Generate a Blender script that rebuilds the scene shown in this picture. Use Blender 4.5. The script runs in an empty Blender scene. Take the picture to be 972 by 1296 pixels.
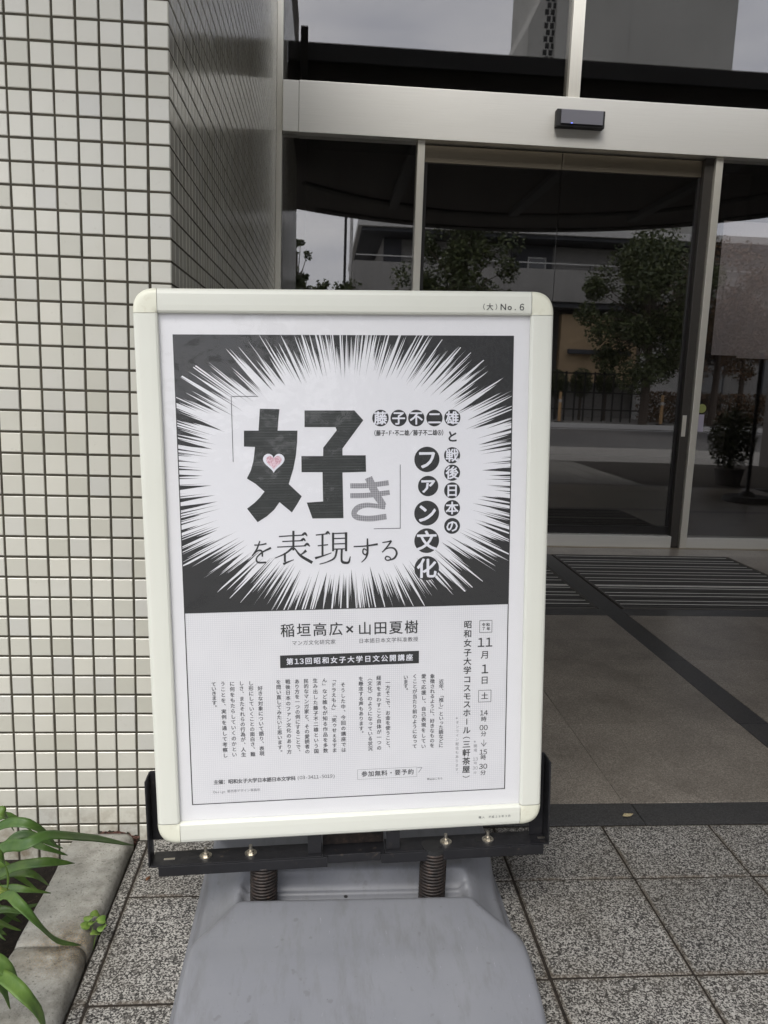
import bpy, bmesh, math, random
from mathutils import Vector, Matrix, noise
random.seed(7)
PI = math.pi
sc = bpy.context.scene
C = sc.collection

# ------------------------------------------------------------------ camera
R3 = lambda d: math.radians(d)
PITCH, ROLL, YAW, FPX, CAMZ = R3(9.386), R3(1.890), R3(4.658), 990.0, 1.19
fwd = Vector((math.sin(YAW)*math.cos(PITCH), math.cos(YAW)*math.cos(PITCH), -math.sin(PITCH)))
rt0 = Vector((math.cos(YAW), -math.sin(YAW), 0)); up0 = rt0.cross(fwd)
rt = math.cos(ROLL)*rt0 + math.sin(ROLL)*up0
up = -math.sin(ROLL)*rt0 + math.cos(ROLL)*up0
cam = bpy.data.cameras.new('camera'); camo = bpy.data.objects.new('camera', cam); C.objects.link(camo)
m = Matrix((rt, up, -fwd)).transposed().to_4x4(); m.translation = Vector((0, 0, CAMZ)); camo.matrix_world = m
cam.sensor_fit = 'VERTICAL'; cam.sensor_height = 24; cam.lens = FPX/1296*24; cam.clip_start = .02; cam.clip_end = 2000
sc.camera = camo

# ------------------------------------------------------------------ light
SUN_EL, SUN_AZ = R3(52), R3(200)          # high, behind the camera and a little to its left
w = bpy.data.worlds.new('World'); sc.world = w; w.use_nodes = True
nt = w.node_tree; nt.nodes.clear()
def wn(t): return nt.nodes.new(t)
sky = wn('ShaderNodeTexSky'); sky.sky_type = 'NISHITA'; sky.sun_disc = False
sky.sun_elevation = SUN_EL; sky.sun_rotation = SUN_AZ; sky.dust_density = 3; sky.air_density = 1.0
tc = wn('ShaderNodeTexCoord'); mp = wn('ShaderNodeMapping'); mp.inputs['Scale'].default_value = (1.0, 1.0, 3.4)
cl = wn('ShaderNodeTexNoise'); cl.inputs['Scale'].default_value = 3.2; cl.inputs['Detail'].default_value = 7; cl.inputs['Roughness'].default_value = .5
rp = wn('ShaderNodeValToRGB'); rp.color_ramp.elements[0].position = .34; rp.color_ramp.elements[1].position = .68
rp.color_ramp.elements[0].color = (8.0, 8.25, 9.3, 1); rp.color_ramp.elements[1].color = (12.9, 12.8, 13.1, 1)
mx = wn('ShaderNodeMix'); mx.data_type = 'RGBA'; mx.inputs[0].default_value = .88
bg = wn('ShaderNodeBackground'); bg.inputs['Strength'].default_value = .12
ow = wn('ShaderNodeOutputWorld')
nt.links.new(tc.outputs['Generated'], mp.inputs[0]); nt.links.new(mp.outputs[0], cl.inputs['Vector'])
nt.links.new(cl.outputs['Fac'], rp.inputs[0])
nt.links.new(sky.outputs[0], mx.inputs[6]); nt.links.new(rp.outputs[0], mx.inputs[7])
nt.links.new(mx.outputs[2], bg.inputs[0]); nt.links.new(bg.outputs[0], ow.inputs[0])
sun = bpy.data.lights.new('sun', 'SUN'); sun.energy = 1.3; sun.angle = R3(25); sun.color = (1, .965, .91)
suno = bpy.data.objects.new('sun', sun); C.objects.link(suno)
sd = Vector((math.sin(SUN_AZ)*math.cos(SUN_EL), math.cos(SUN_AZ)*math.cos(SUN_EL), math.sin(SUN_EL)))
suno.rotation_euler = sd.to_track_quat('Z', 'Y').to_euler(); suno.location = (0, -5, 12)
sc.view_settings.view_transform = 'Standard'; sc.view_settings.look = 'None'
sc.view_settings.exposure = 0.58; sc.view_settings.gamma = 1
sc.cycles.max_bounces = 10; sc.cycles.transparent_max_bounces = 12; sc.cycles.glossy_bounces = 5

# ------------------------------------------------------------------ node expression helper
class X:
    """a socket (or number) with arithmetic that adds Math nodes"""
    def __init__(s, nt, v): s.nt, s.v = nt, v
    def op(s, o, *a):
        n = s.nt.nodes.new('ShaderNodeMath'); n.operation = o
        for i, q in enumerate((s,)+a):
            q = q.v if isinstance(q, X) else q
            if isinstance(q, (int, float)): n.inputs[i].default_value = q
            else: s.nt.links.new(q, n.inputs[i])
        return X(s.nt, n.outputs[0])
    def __add__(s, o): return s.op('ADD', o)
    def __sub__(s, o): return s.op('SUBTRACT', o)
    def __mul__(s, o): return s.op('MULTIPLY', o)
    def __truediv__(s, o): return s.op('DIVIDE', o)
    def lt(s, o): return s.op('LESS_THAN', o)
    def gt(s, o): return s.op('GREATER_THAN', o)
    def clamp01(s): return s.op('MAXIMUM', 0.0).op('MINIMUM', 1.0)

class Mat:
    def __init__(s, name, base=(.5,.5,.5), rough=.6, metal=0.0, spec=.5):
        s.m = bpy.data.materials.new(name); s.m.use_nodes = True; s.nt = s.m.node_tree
        s.b = s.nt.nodes['Principled BSDF']; s.out = s.nt.nodes['Material Output']
        s.b.inputs['Base Color'].default_value = (*base, 1); s.b.inputs['Roughness'].default_value = rough
        s.b.inputs['Metallic'].default_value = metal; s.b.inputs['Specular IOR Level'].default_value = spec
    def n(s, t, **k):
        q = s.nt.nodes.new(t)
        for a, v in k.items():
            if a in q.inputs: q.inputs[a].default_value = v
            else: setattr(q, a, v)
        return q
    def l(s, a, b): s.nt.links.new(a, b)
    def pos(s): return s.n('ShaderNodeNewGeometry').outputs['Position']
    def obj(s): return s.n('ShaderNodeTexCoord').outputs['Object']
    def scl(s, v, sc3):
        q = s.n('ShaderNodeMapping'); q.inputs['Scale'].default_value = sc3; s.l(v, q.inputs[0]); return q.outputs[0]
    def noise(s, v, scale, detail=4, rough=.55, out='Fac'):
        q = s.n('ShaderNodeTexNoise'); q.inputs['Scale'].default_value = scale; q.inputs['Detail'].default_value = detail
        q.inputs['Roughness'].default_value = rough; s.l(v, q.inputs['Vector']); return q.outputs[out]
    def vor(s, v, scale, out='Color', feature='F1'):
        q = s.n('ShaderNodeTexVoronoi'); q.feature = feature; q.inputs['Scale'].default_value = scale; s.l(v, q.inputs['Vector']); return q.outputs[out]
    def ramp(s, f, stops, interp='LINEAR'):
        q = s.n('ShaderNodeValToRGB'); cr = q.color_ramp; cr.interpolation = interp
        while len(cr.elements) < len(stops): cr.elements.new(.5)
        for e, (p, c) in zip(cr.elements, stops):
            e.position = p; e.color = (*c, 1) if not isinstance(c, (int, float)) else (c, c, c, 1)
        s.l(f, q.inputs[0]); return q.outputs[0]
    def mix(s, f, a, b, mode='MIX'):
        q = s.n('ShaderNodeMix'); q.data_type = 'RGBA'; q.blend_type = mode
        for sock, v in ((q.inputs[0], f), (q.inputs[6], a), (q.inputs[7], b)):
            if isinstance(v, X): v = v.v
            if isinstance(v, (int, float)): sock.default_value = v
            elif isinstance(v, tuple): sock.default_value = (*v, 1)
            else: s.l(v, sock)
        return q.outputs[2]
    def base(s, v): s.l(v, s.b.inputs['Base Color'])
    def rough(s, v): s.l(v, s.b.inputs['Roughness'])
    def bump(s, h, strength=.3, dist=.002):
        q = s.n('ShaderNodeBump'); q.inputs['Strength'].default_value = strength; q.inputs['Distance'].default_value = dist
        s.l(h, q.inputs['Height']); s.l(q.outputs[0], s.b.inputs['Normal'])

M = {}
# glazed wall tile : per-tile tint and a faint waviness
t = Mat('glazed_tile', rough=.13, spec=.5); p = t.pos()
gi = t.n('ShaderNodeNewGeometry'); oi = t.n('ShaderNodeObjectInfo')
rnd = X(t.nt, gi.outputs['Random Per Island']) + X(t.nt, oi.outputs['Random']); rnd = rnd.op('FRACT')
c = t.ramp(rnd.v, [(0, (.57, .56, .475)), (.35, (.65, .64, .56)), (.7, (.70, .685, .595)), (1, (.61, .605, .55))])
c = t.mix(t.ramp(t.noise(p, 5, 3), [(.40, 0), (.75, .22)]), c, (.50, .47, .38))
c = t.mix(t.ramp(t.noise(p, 75, 6, .7), [(.62, 0), (.80, .5)]), c, (.42, .39, .31))
sz = t.n('ShaderNodeSeparateXYZ'); t.l(p, sz.inputs[0])
low = (X(t.nt, sz.outputs['Z'])*-1.0 + .14) * 5.0; low = low.clamp01() * X(t.nt, t.ramp(t.noise(p, 22, 5, .7), [(.42, 0), (.65, 1)]))
c = t.mix(low.v, c, (.27, .22, .15)); t.base(c)
t.bump(t.noise(p, 60, 2), .10, .002); t.rough(t.ramp(t.noise(p, 35, 4), [(.3, .09), (.8, .26)])); M['tile'] = t.m
t = Mat('tile_joint_mortar', rough=.9); p = t.pos()
t.base(t.ramp(t.noise(p, 30, 5), [(.3, (.045, .04, .028)), (.7, (.085, .075, .052))])); t.bump(t.noise(p, 400, 3), .4); M['mortar'] = t.m
t = Mat('broken_red_mortar', rough=.95); p = t.pos()
t.base(t.ramp(t.noise(p, 70, 5, .7), [(.35, (.035, .022, .018)), (.5, (.13, .06, .045)), (.62, (.23, .13, .10)), (.75, (.40, .36, .30))])); t.bump(t.noise(p, 180, 5), 1, .006); M['redmortar'] = t.m
# flamed granite paving
def granite(name, stops, scale, rough, dirt=(.10, .085, .06), dirtamt=.35, bump=.35, edges=False):
    t = Mat(name, rough=rough); p = t.pos()
    v = t.vor(p, scale, 'Color'); s_ = t.n('ShaderNodeSeparateColor'); t.l(v, s_.inputs[0])
    n = t.noise(p, scale*.45, 4, .7)
    f = X(t.nt, s_.outputs[0])*.55 + X(t.nt, n)*.9 - .22
    c = t.ramp(f.v, stops)
    d = t.ramp(t.noise(p, 4.5, 6, .65), [(.42, 0), (.72, dirtamt)])
    c = t.mix(d, c, dirt)
    oi = t.n('ShaderNodeObjectInfo')
    k = X(t.nt, oi.outputs['Random'])*.22 + .89
    c = t.mix(1.0, c, k.op('MULTIPLY', 1.0).v, 'MULTIPLY')
    if edges:                                           # grime worked into the rim of every tile
        s3 = t.n('ShaderNodeSeparateXYZ'); t.l(t.n('ShaderNodeTexCoord').outputs['Generated'], s3.inputs[0])
        ex = (X(t.nt, s3.outputs['X'])-.5).op('ABSOLUTE').op('MAXIMUM', (X(t.nt, s3.outputs['Y'])-.5).op('ABSOLUTE'))
        e = ((ex-.472)*40.0).clamp01()*X(t.nt, t.ramp(t.noise(p, 26, 5, .7), [(.35, .15), (.65, .85)]))
        c = t.mix(e.v, c, (.11, .088, .062))
    t.base(c); t.bump(n, bump, .0015); return t
t = granite('flamed_granite', [(.29, (.020, .019, .018)), (.43, (.062, .059, .055)), (.53, (.19, .181, .167)), (.69, (.46, .446, .41))], 350, .75, edges=True)
M['granite'] = t.m
t = granite('polished_brown_granite', [(.25, (.155, .135, .110)), (.5, (.245, .217, .182)), (.75, (.365, .330, .280))], 330, .30, dirt=(.07, .06, .048), dirtamt=.5, bump=.05)
M['slab'] = t.m
t = granite('dark_granite_border', [(.25, (.024, .024, .025)), (.55, (.046, .046, .047)), (.8, (.08, .08, .081))], 330, .34, dirt=(.07, .065, .055), dirtamt=.4, bump=.05)
M['border'] = t.m
t = Mat('joint_sand', rough=.95); p = t.pos()
t.base(t.ramp(t.noise(p, 90, 5, .7), [(.35, (.010, .008, .006)), (.7, (.045, .034, .024))])); t.bump(t.noise(p, 300, 3), .6); M['sand'] = t.m
# concrete kerb: grey, pitted, with ochre grit and dark lichen near the joint
t = Mat('weathered_concrete', rough=.92); p = t.pos()
c = t.ramp(t.noise(p, 14, 8, .68), [(.30, (.20, .19, .16)), (.5, (.37, .36, .32)), (.70, (.52, .51, .465))])
pit = t.ramp(t.noise(p, 150, 3, .6), [(.58, 0), (.70, .7)]); c = t.mix(pit, c, (.10, .095, .08))
d = t.n('ShaderNodeVectorMath', operation='DISTANCE'); t.l(p, d.inputs[0]); d.inputs[1].default_value = (-.50, 1.47, .035)
near = (X(t.nt, d.outputs['Value'])*-11.0 + 1.15).clamp01()
c = t.mix((near*X(t.nt, t.ramp(t.noise(p, 40, 5, .7), [(.35, .2), (.6, 1)]))).v, c, (.085, .075, .055))
c = t.mix((near*X(t.nt, t.ramp(t.noise(p, 420, 3, .7), [(.52, 0), (.58, 1)]))).v, c, (.38, .27, .14))
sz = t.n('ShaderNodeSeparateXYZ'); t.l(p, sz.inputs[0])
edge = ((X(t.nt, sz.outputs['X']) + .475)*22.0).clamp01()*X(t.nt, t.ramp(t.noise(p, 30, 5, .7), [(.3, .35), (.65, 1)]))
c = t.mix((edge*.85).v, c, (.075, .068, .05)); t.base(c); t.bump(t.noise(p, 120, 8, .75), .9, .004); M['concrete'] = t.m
t = Mat('damp_soil', rough=1); p = t.pos()
t.base(t.ramp(t.noise(p, 60, 7, .75), [(.35, (.010, .007, .005)), (.6, (.035, .024, .016)), (.72, (.12, .085, .055))])); t.bump(t.noise(p, 80, 6, .8), 1, .01); M['soil'] = t.m
def metal(name, col, rough, streak=(1, 1, 260), amt=.35):
    t = Mat(name, col, rough, 1.0); p = t.scl(t.pos(), streak)
    n = t.noise(p, 3, 4, .6)
    t.base(t.mix(t.ramp(n, [(.3, 0), (.7, amt)]), col, tuple(q*.72 for q in col)))
    t.rough(t.ramp(n, [(.3, rough*.85), (.7, rough*1.2)])); return t.m
M['header_steel'] = metal('brushed_header_steel', (.86, .845, .78), .46)
M['header_steel'].node_tree.nodes['Principled BSDF'].inputs['Metallic'].default_value = .7
M['steel'] = metal('brushed_steel', (.84, .81, .71), .36, (260, 260, 1)); M['steel'].node_tree.nodes['Principled BSDF'].inputs['Metallic'].default_value = .6
M['bronze_steel'] = metal('warm_steel_rail', (.40, .345, .26), .35)
M['dark_metal'] = Mat('dark_bronze_frame', (.03, .028, .027), .35, .3).m
M['reveal'] = Mat('bronze_reveal', (.085, .078, .07), .3, .5).m
M['zinc'] = Mat('zinc_bolt', (.62, .58, .50), .35, 1.0).m
M['bar'] = metal('worn_grate_bar', (.66, .64, .59), .5, (9, 60, 60), .9); M['bar'].node_tree.nodes['Principled BSDF'].inputs['Metallic'].default_value = .2
M['darkbar'] = Mat('dirty_grate_bar', (.075, .07, .062), .6).m
M['rubber'] = Mat('black_rubber', (.016, .016, .016), .7).m
# ivory powder coated frame
t = Mat('ivory_painted_aluminium', (.78, .79, .70), .32); p = t.pos()
c = t.mix(t.ramp(t.noise(p, 3.5, 4), [(.35, 0), (.7, .35)]), (.75, .76, .68), (.67, .68, .58))
c = t.mix(t.ramp(t.noise(p, 190, 4, .7), [(.69, 0), (.76, .55)]), c, (.35, .32, .25)); t.base(c); t.bump(t.noise(p, 25, 3), .05); M['ivory'] = t.m
t = Mat('ivory_plastic_corner', (.77, .77, .62), .4); p = t.pos()
t.base(t.mix(t.ramp(t.noise(p, 60, 5, .7), [(.55, 0), (.75, .5)]), (.78, .78, .64), (.60, .56, .40))); M['corner'] = t.m
# poster paper and print
def paper(name, grid):
    t = Mat(name, (.80, .81, .85), .6); o = t.obj()
    s3 = t.n('ShaderNodeSeparateXYZ'); t.l(o, s3.inputs[0])
    a, b = X(t.nt, s3.outputs['X']), X(t.nt, s3.outputs['Z'])
    c = t.mix(t.ramp(t.noise(o, 3.0, 3), [(.35, 0), (.7, .5)]), (.82, .82, .83), (.77, .775, .795))
    if grid:
        g = (a/.0042).op('FRACT').lt(.30).op('MAXIMUM', (b/.0042).op('FRACT').lt(.30))
        k = X(t.nt, t.ramp(t.noise(o, 9, 2), [(.3, .35), (.7, 1)]))
        c = t.mix((g*k*.34 + .05).v, c, (.42, .43, .47))
    t.base(c); t.bump(t.noise(t.scl(o, (1, 1, .25)), 4, 2), .12, .01); return t.m
M['paper'] = paper('poster_paper', False); M['gridpaper'] = paper('screened_poster_paper', True)
M['ink'] = Mat('black_ink', (.028, .030, .031), .45).m
M['softink'] = Mat('small_print_ink', (.075, .077, .085), .5).m
M['greyink'] = Mat('grey_ink', (.27, .27, .29), .5).m
M['white_print'] = Mat('unprinted_white', (.80, .81, .865), .55).m
t = Mat('headline_ink', rough=.45); o = t.obj(); s3 = t.n('ShaderNodeSeparateXYZ'); t.l(o, s3.inputs[0])
st = t.noise(t.scl(o, (6, 6, 170)), 1.6, 3); f = (X(t.nt, s3.outputs['Z'])/.0052).op('FRACT').lt(.3)*.5
c = t.mix((f*X(t.nt, t.ramp(st, [(.40, 0), (.62, 1)]))).v, (.028, .032, .031), (.10, .11, .105)); t.base(c); M['headink'] = t.m
t = Mat('grey_halftone', rough=.5); o = t.obj(); s3 = t.n('ShaderNodeSeparateXYZ'); t.l(o, s3.inputs[0])
f = (X(t.nt, s3.outputs['X'])/.0042).op('FRACT').lt(.5)*.6 + (X(t.nt, s3.outputs['Z'])/.0042).op('FRACT').lt(.4)*.4
t.base(t.mix(f.v, (.42, .42, .44), (.20, .20, .215))); M['halftone'] = t.m
t = Mat('pink_halftone', rough=.5); o = t.obj()
t.base(t.ramp(t.vor(o, 420), [(.3, (.62, .36, .42)), (.6, (.80, .62, .68))])); M['pink'] = t.m
# the radiating speed lines: flat print, black needles that start at random distances from the white oval
def burst(cx_, cz_, ax, az):
    t = Mat('speed_line_print', rough=.45); o = t.obj(); s3 = t.n('ShaderNodeSeparateXYZ'); t.l(o, s3.inputs[0])
    x = X(t.nt, s3.outputs['X']) - cx_; z = X(t.nt, s3.outputs['Z']) - cz_
    xa, za = x/ax, z/az; rho = (xa*xa + za*za).op('SQRT')
    th = z.op('ARCTAN2', x)/(2*PI) + .5
    black = None
    for k, seed, width, spread, gain in ((61, 3.1, .75, .60, 1.15), (97, 17.7, .95, .5, 1.5), (173, 41.3, .95, .46, 1.5), (271, 77.7, .9, .40, 1.2), (389, 5.5, .9, .5, 1.6)):
        a = th*float(k) + seed; i = a.op('FLOOR')
        wnn = t.n('ShaderNodeTexWhiteNoise', noise_dimensions='1D'); t.l(i.v, wnn.inputs['W'])
        sp = t.n('ShaderNodeSeparateColor'); t.l(wnn.outputs['Color'], sp.inputs[0])
        h, h2, h3 = (X(t.nt, sp.outputs[q]) for q in range(3))
        f = (a.op('FRACT') - .5 + (h2 - .5)*.3).op('ABSOLUTE')*2.0
        start = h*spread + .985
        b = f.lt((rho - start)*gain*width*(h3*1.1 + .62))
        black = b if black is None else black.op('MAXIMUM', b)
    # white scratches reaching out into the solid corners
    white = None
    for k, seed in ((131, 9.2), (211, 63.9)):
        a = th*float(k) + seed; i = a.op('FLOOR')
        wnn = t.n('ShaderNodeTexWhiteNoise', noise_dimensions='1D'); t.l(i.v, wnn.inputs['W'])
        sp = t.n('ShaderNodeSeparateColor'); t.l(wnn.outputs['Color'], sp.inputs[0])
        h, h2, h3 = (X(t.nt, sp.outputs[q]) for q in range(3))
        f = (a.op('FRACT') - .5 + (h2 - .5)*.3).op('ABSOLUTE')*2.0
        end = h*.52 + 1.07
        b = f.lt((end - rho)*1.5*(h3*.9 + .1))*h2.gt(.42)
        white = b if white is None else white.op('MAXIMUM', b)
    solid = rho.gt(1.56)
    v = black.op('MAXIMUM', solid)*(white*-1.0 + 1.0)
    t.base(t.mix(v.v, (.81, .815, .84), (.024, .025, .026))); return t.m
# clear cover sheet
def glassy(name, tint, ior, rough, bumpsc=None, bumpst=.1, bumpd=.01, boost=1.0):
    t = Mat(name); n_ = t.nt; n_.nodes.remove(t.b)
    tr = t.n('ShaderNodeBsdfTransparent'); tr.inputs[0].default_value = (*tint, 1)
    gl = t.n('ShaderNodeBsdfGlossy'); gl.inputs['Roughness'].default_value = rough
    fr = t.n('ShaderNodeLayerWeight'); fr.inputs['Blend'].default_value = .5
    mxs = t.n('ShaderNodeMixShader')
    k = (X(n_, fr.outputs['Facing']).op('POWER', 5.0)*(1-ior) + ior).clamp01()     # Schlick, same from both sides; ior = reflectance at normal incidence
    t.l(k.v, mxs.inputs[0]); t.l(tr.outputs[0], mxs.inputs[1]); t.l(gl.outputs[0], mxs.inputs[2]); t.l(mxs.outputs[0], t.out.inputs[0])
    if bumpsc:
        b = t.n('ShaderNodeBump'); b.inputs['Strength'].default_value = bumpst; b.inputs['Distance'].default_value = bumpd
        t.l(t.noise(t.obj(), bumpsc, 3), b.inputs['Height']); t.l(b.outputs[0], gl.inputs['Normal']); t.l(b.outputs[0], fr.inputs['Normal'])
    return t.m
M['cover'] = glassy('clear_cover_sheet', (.985, .985, .985), .035, .07, 9, .55, .012)
M['glass'] = glassy('tinted_door_glass', (.76, .745, .73), .165, 0.010)
M['plainglass'] = Mat('dark_window_glass', (.02, .024, .03), .05, 0, 1.0).m
# black painted angle iron with bare edges
t = Mat('black_painted_iron', (.012, .012, .014), .38); p = t.pos()
c = t.mix(t.ramp(t.noise(p, 55, 6, .75), [(.60, 0), (.74, .8)]), (.011, .011, .013), (.11, .085, .065))
t.base(c); t.rough(t.ramp(t.noise(p, 30, 4), [(.3, .28), (.7, .6)])); t.bump(t.noise(p, 200, 3), .15); M['iron'] = t.m
t = Mat('rusty_spring_steel', (.04, .034, .03), .5, .4); p = t.pos()
t.base(t.ramp(t.noise(p, 90, 5, .7), [(.35, (.016, .015, .015)), (.6, (.05, .038, .032)), (.75, (.13, .075, .05))])); M['spring'] = t.m
# grey blow moulded tank
t = Mat('grey_polyethylene', (.20, .215, .25), .42); p = t.pos()
c = t.mix(t.ramp(t.noise(p, 6, 5, .6), [(.35, 0), (.7, .5)]), (.188, .194, .212), (.228, .233, .246))
c = t.mix(t.ramp(t.noise(p, 170, 5, .75), [(.66, 0), (.71, .85)]), c, (.07, .07, .08))
sc1 = t.ramp(t.noise(t.scl(p, (60, 9, 30)), 3.1, 6, .8), [(.645, 0), (.68, .5)]); c = t.mix(sc1, c, (.42, .43, .46))
c = t.mix(t.ramp(t.noise(t.scl(p, (14, 3, 8)), 2.4, 5, .7), [(.50, 0), (.68, .6)]), c, (.15, .152, .155))
c = t.mix(t.ramp(t.noise(p, 42, 2, .5), [(.68, 0), (.73, .5)]), c, (.13, .13, .135))
t.base(c); t.bump(t.noise(p, 260, 3), .12, .001); t.rough(t.ramp(t.noise(p, 9, 4), [(.3, .36), (.7, .55)])); M['tank'] = t.m
# leaves
t = Mat('strap_leaf_green', rough=.5); p = t.pos(); o = t.obj()
oi = t.n('ShaderNodeObjectInfo')
c = t.mix(t.ramp(t.noise(p, 30, 4), [(.3, 0), (.7, 1)]), (.045, .105, .014), (.125, .205, .035))
c = t.mix(X(t.nt, oi.outputs['Random'])*.6, c, (.020, .065, .012)); t.base(c)
t.b.inputs['Subsurface Weight'].default_value = 0.0; t.bump(t.noise(t.scl(p, (90, 20, 90)), 3, 2), .15); M['strap'] = t.m
t = Mat('yellowed_leaf_tip', rough=.45); p = t.pos()
t.base(t.ramp(t.noise(p, 60, 3), [(.4, (.16, .26, .04)), (.55, (.45, .42, .12)), (.7, (.55, .36, .22))])); M['yellow'] = t.m
t = Mat('clover_green', (.13, .23, .035), .55); p = t.pos(); t.base(t.ramp(t.noise(p, 90, 4), [(.35, (.085, .17, .025)), (.7, (.21, .30, .06))])); M['clover'] = t.m
t = Mat('dry_leaf', rough=.8); p = t.pos(); t.base(t.ramp(t.noise(p, 200, 4), [(.4, (.30, .24, .13)), (.7, (.46, .40, .24))])); M['dryleaf'] = t.m
M['brownleaf'] = Mat('brown_leaf', (.16, .07, .03), .8).m
def leafmat(name, a, b):
    t = Mat(name, rough=.6); gi = t.n('ShaderNodeNewGeometry')
    t.base(t.ramp(gi.outputs['Random Per Island'], [(0, a), (1, b)])); return t.m
M['foliage'] = leafmat('tree_foliage', (.028, .045, .014), (.10, .12, .035))
M['autumn'] = leafmat('reddening_foliage', (.05, .045, .018), (.20, .10, .045))
M['bark'] = Mat('bark', (.09, .07, .055), .9).m
# far side of the street
def plaster(name, a, b, sc_=1.2):
    t = Mat(name, rough=.9); p = t.pos(); t.base(t.ramp(t.noise(t.scl(p, (1, 1, .3)), sc_, 6, .6), [(.3, a), (.7, b)])); t.bump(t.noise(p, 40, 3), .1); return t.m
M['render'] = plaster('grey_render', (.30, .29, .275), (.38, .37, .35))
M['whiteband'] = plaster('pale_render', (.58, .57, .55), (.66, .65, .63))
M['darkrender'] = plaster('dark_cladding', (.07, .075, .085), (.10, .105, .12))
M['beige'] = plaster('beige_cladding', (.50, .36, .21), (.60, .44, .27))
M['fairface'] = plaster('fair_faced_concrete', (.34, .335, .31), (.44, .435, .405), .35)
t = Mat('asphalt', rough=.9); p = t.pos(); t.base(t.ramp(t.noise(p, 90, 6, .8), [(.3, (.06, .058, .056)), (.7, (.13, .125, .12))])); t.bump(t.noise(p, 200, 3), .4); M['asphalt'] = t.m
t = Mat('plaza_paving', rough=.8); p = t.pos(); t.base(t.ramp(t.noise(p, 60, 6, .8), [(.3, (.19, .18, .165)), (.7, (.30, .29, .27))])); M['plaza'] = t.m
M['roadpaint'] = Mat('white_road_paint', (.7, .7, .68), .7).m
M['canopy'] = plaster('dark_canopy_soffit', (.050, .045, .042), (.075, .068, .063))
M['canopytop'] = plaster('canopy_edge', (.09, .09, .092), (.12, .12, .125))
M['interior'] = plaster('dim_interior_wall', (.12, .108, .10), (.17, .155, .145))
M['banner'] = Mat('white_banner_cloth', (.88, .85, .90), .8).m
M['orange'] = Mat('orange_post_plastic', (.55, .34, .16), .5).m
M['sensorface'] = Mat('smoked_sensor_lens', (.20, .20, .225), .18, 0, .8).m
t = Mat('blue_led'); t.b.inputs['Emission Color'].default_value = (.05, .12, 1, 1); t.b.inputs['Emission Strength'].default_value = 1.5; M['led'] = t.m
M['sticker'] = Mat('pale_sticker', (.50, .46, .55), .5).m
M['greensticker'] = Mat('yellow_green_sticker', (.35, .38, .12), .5).m

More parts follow.
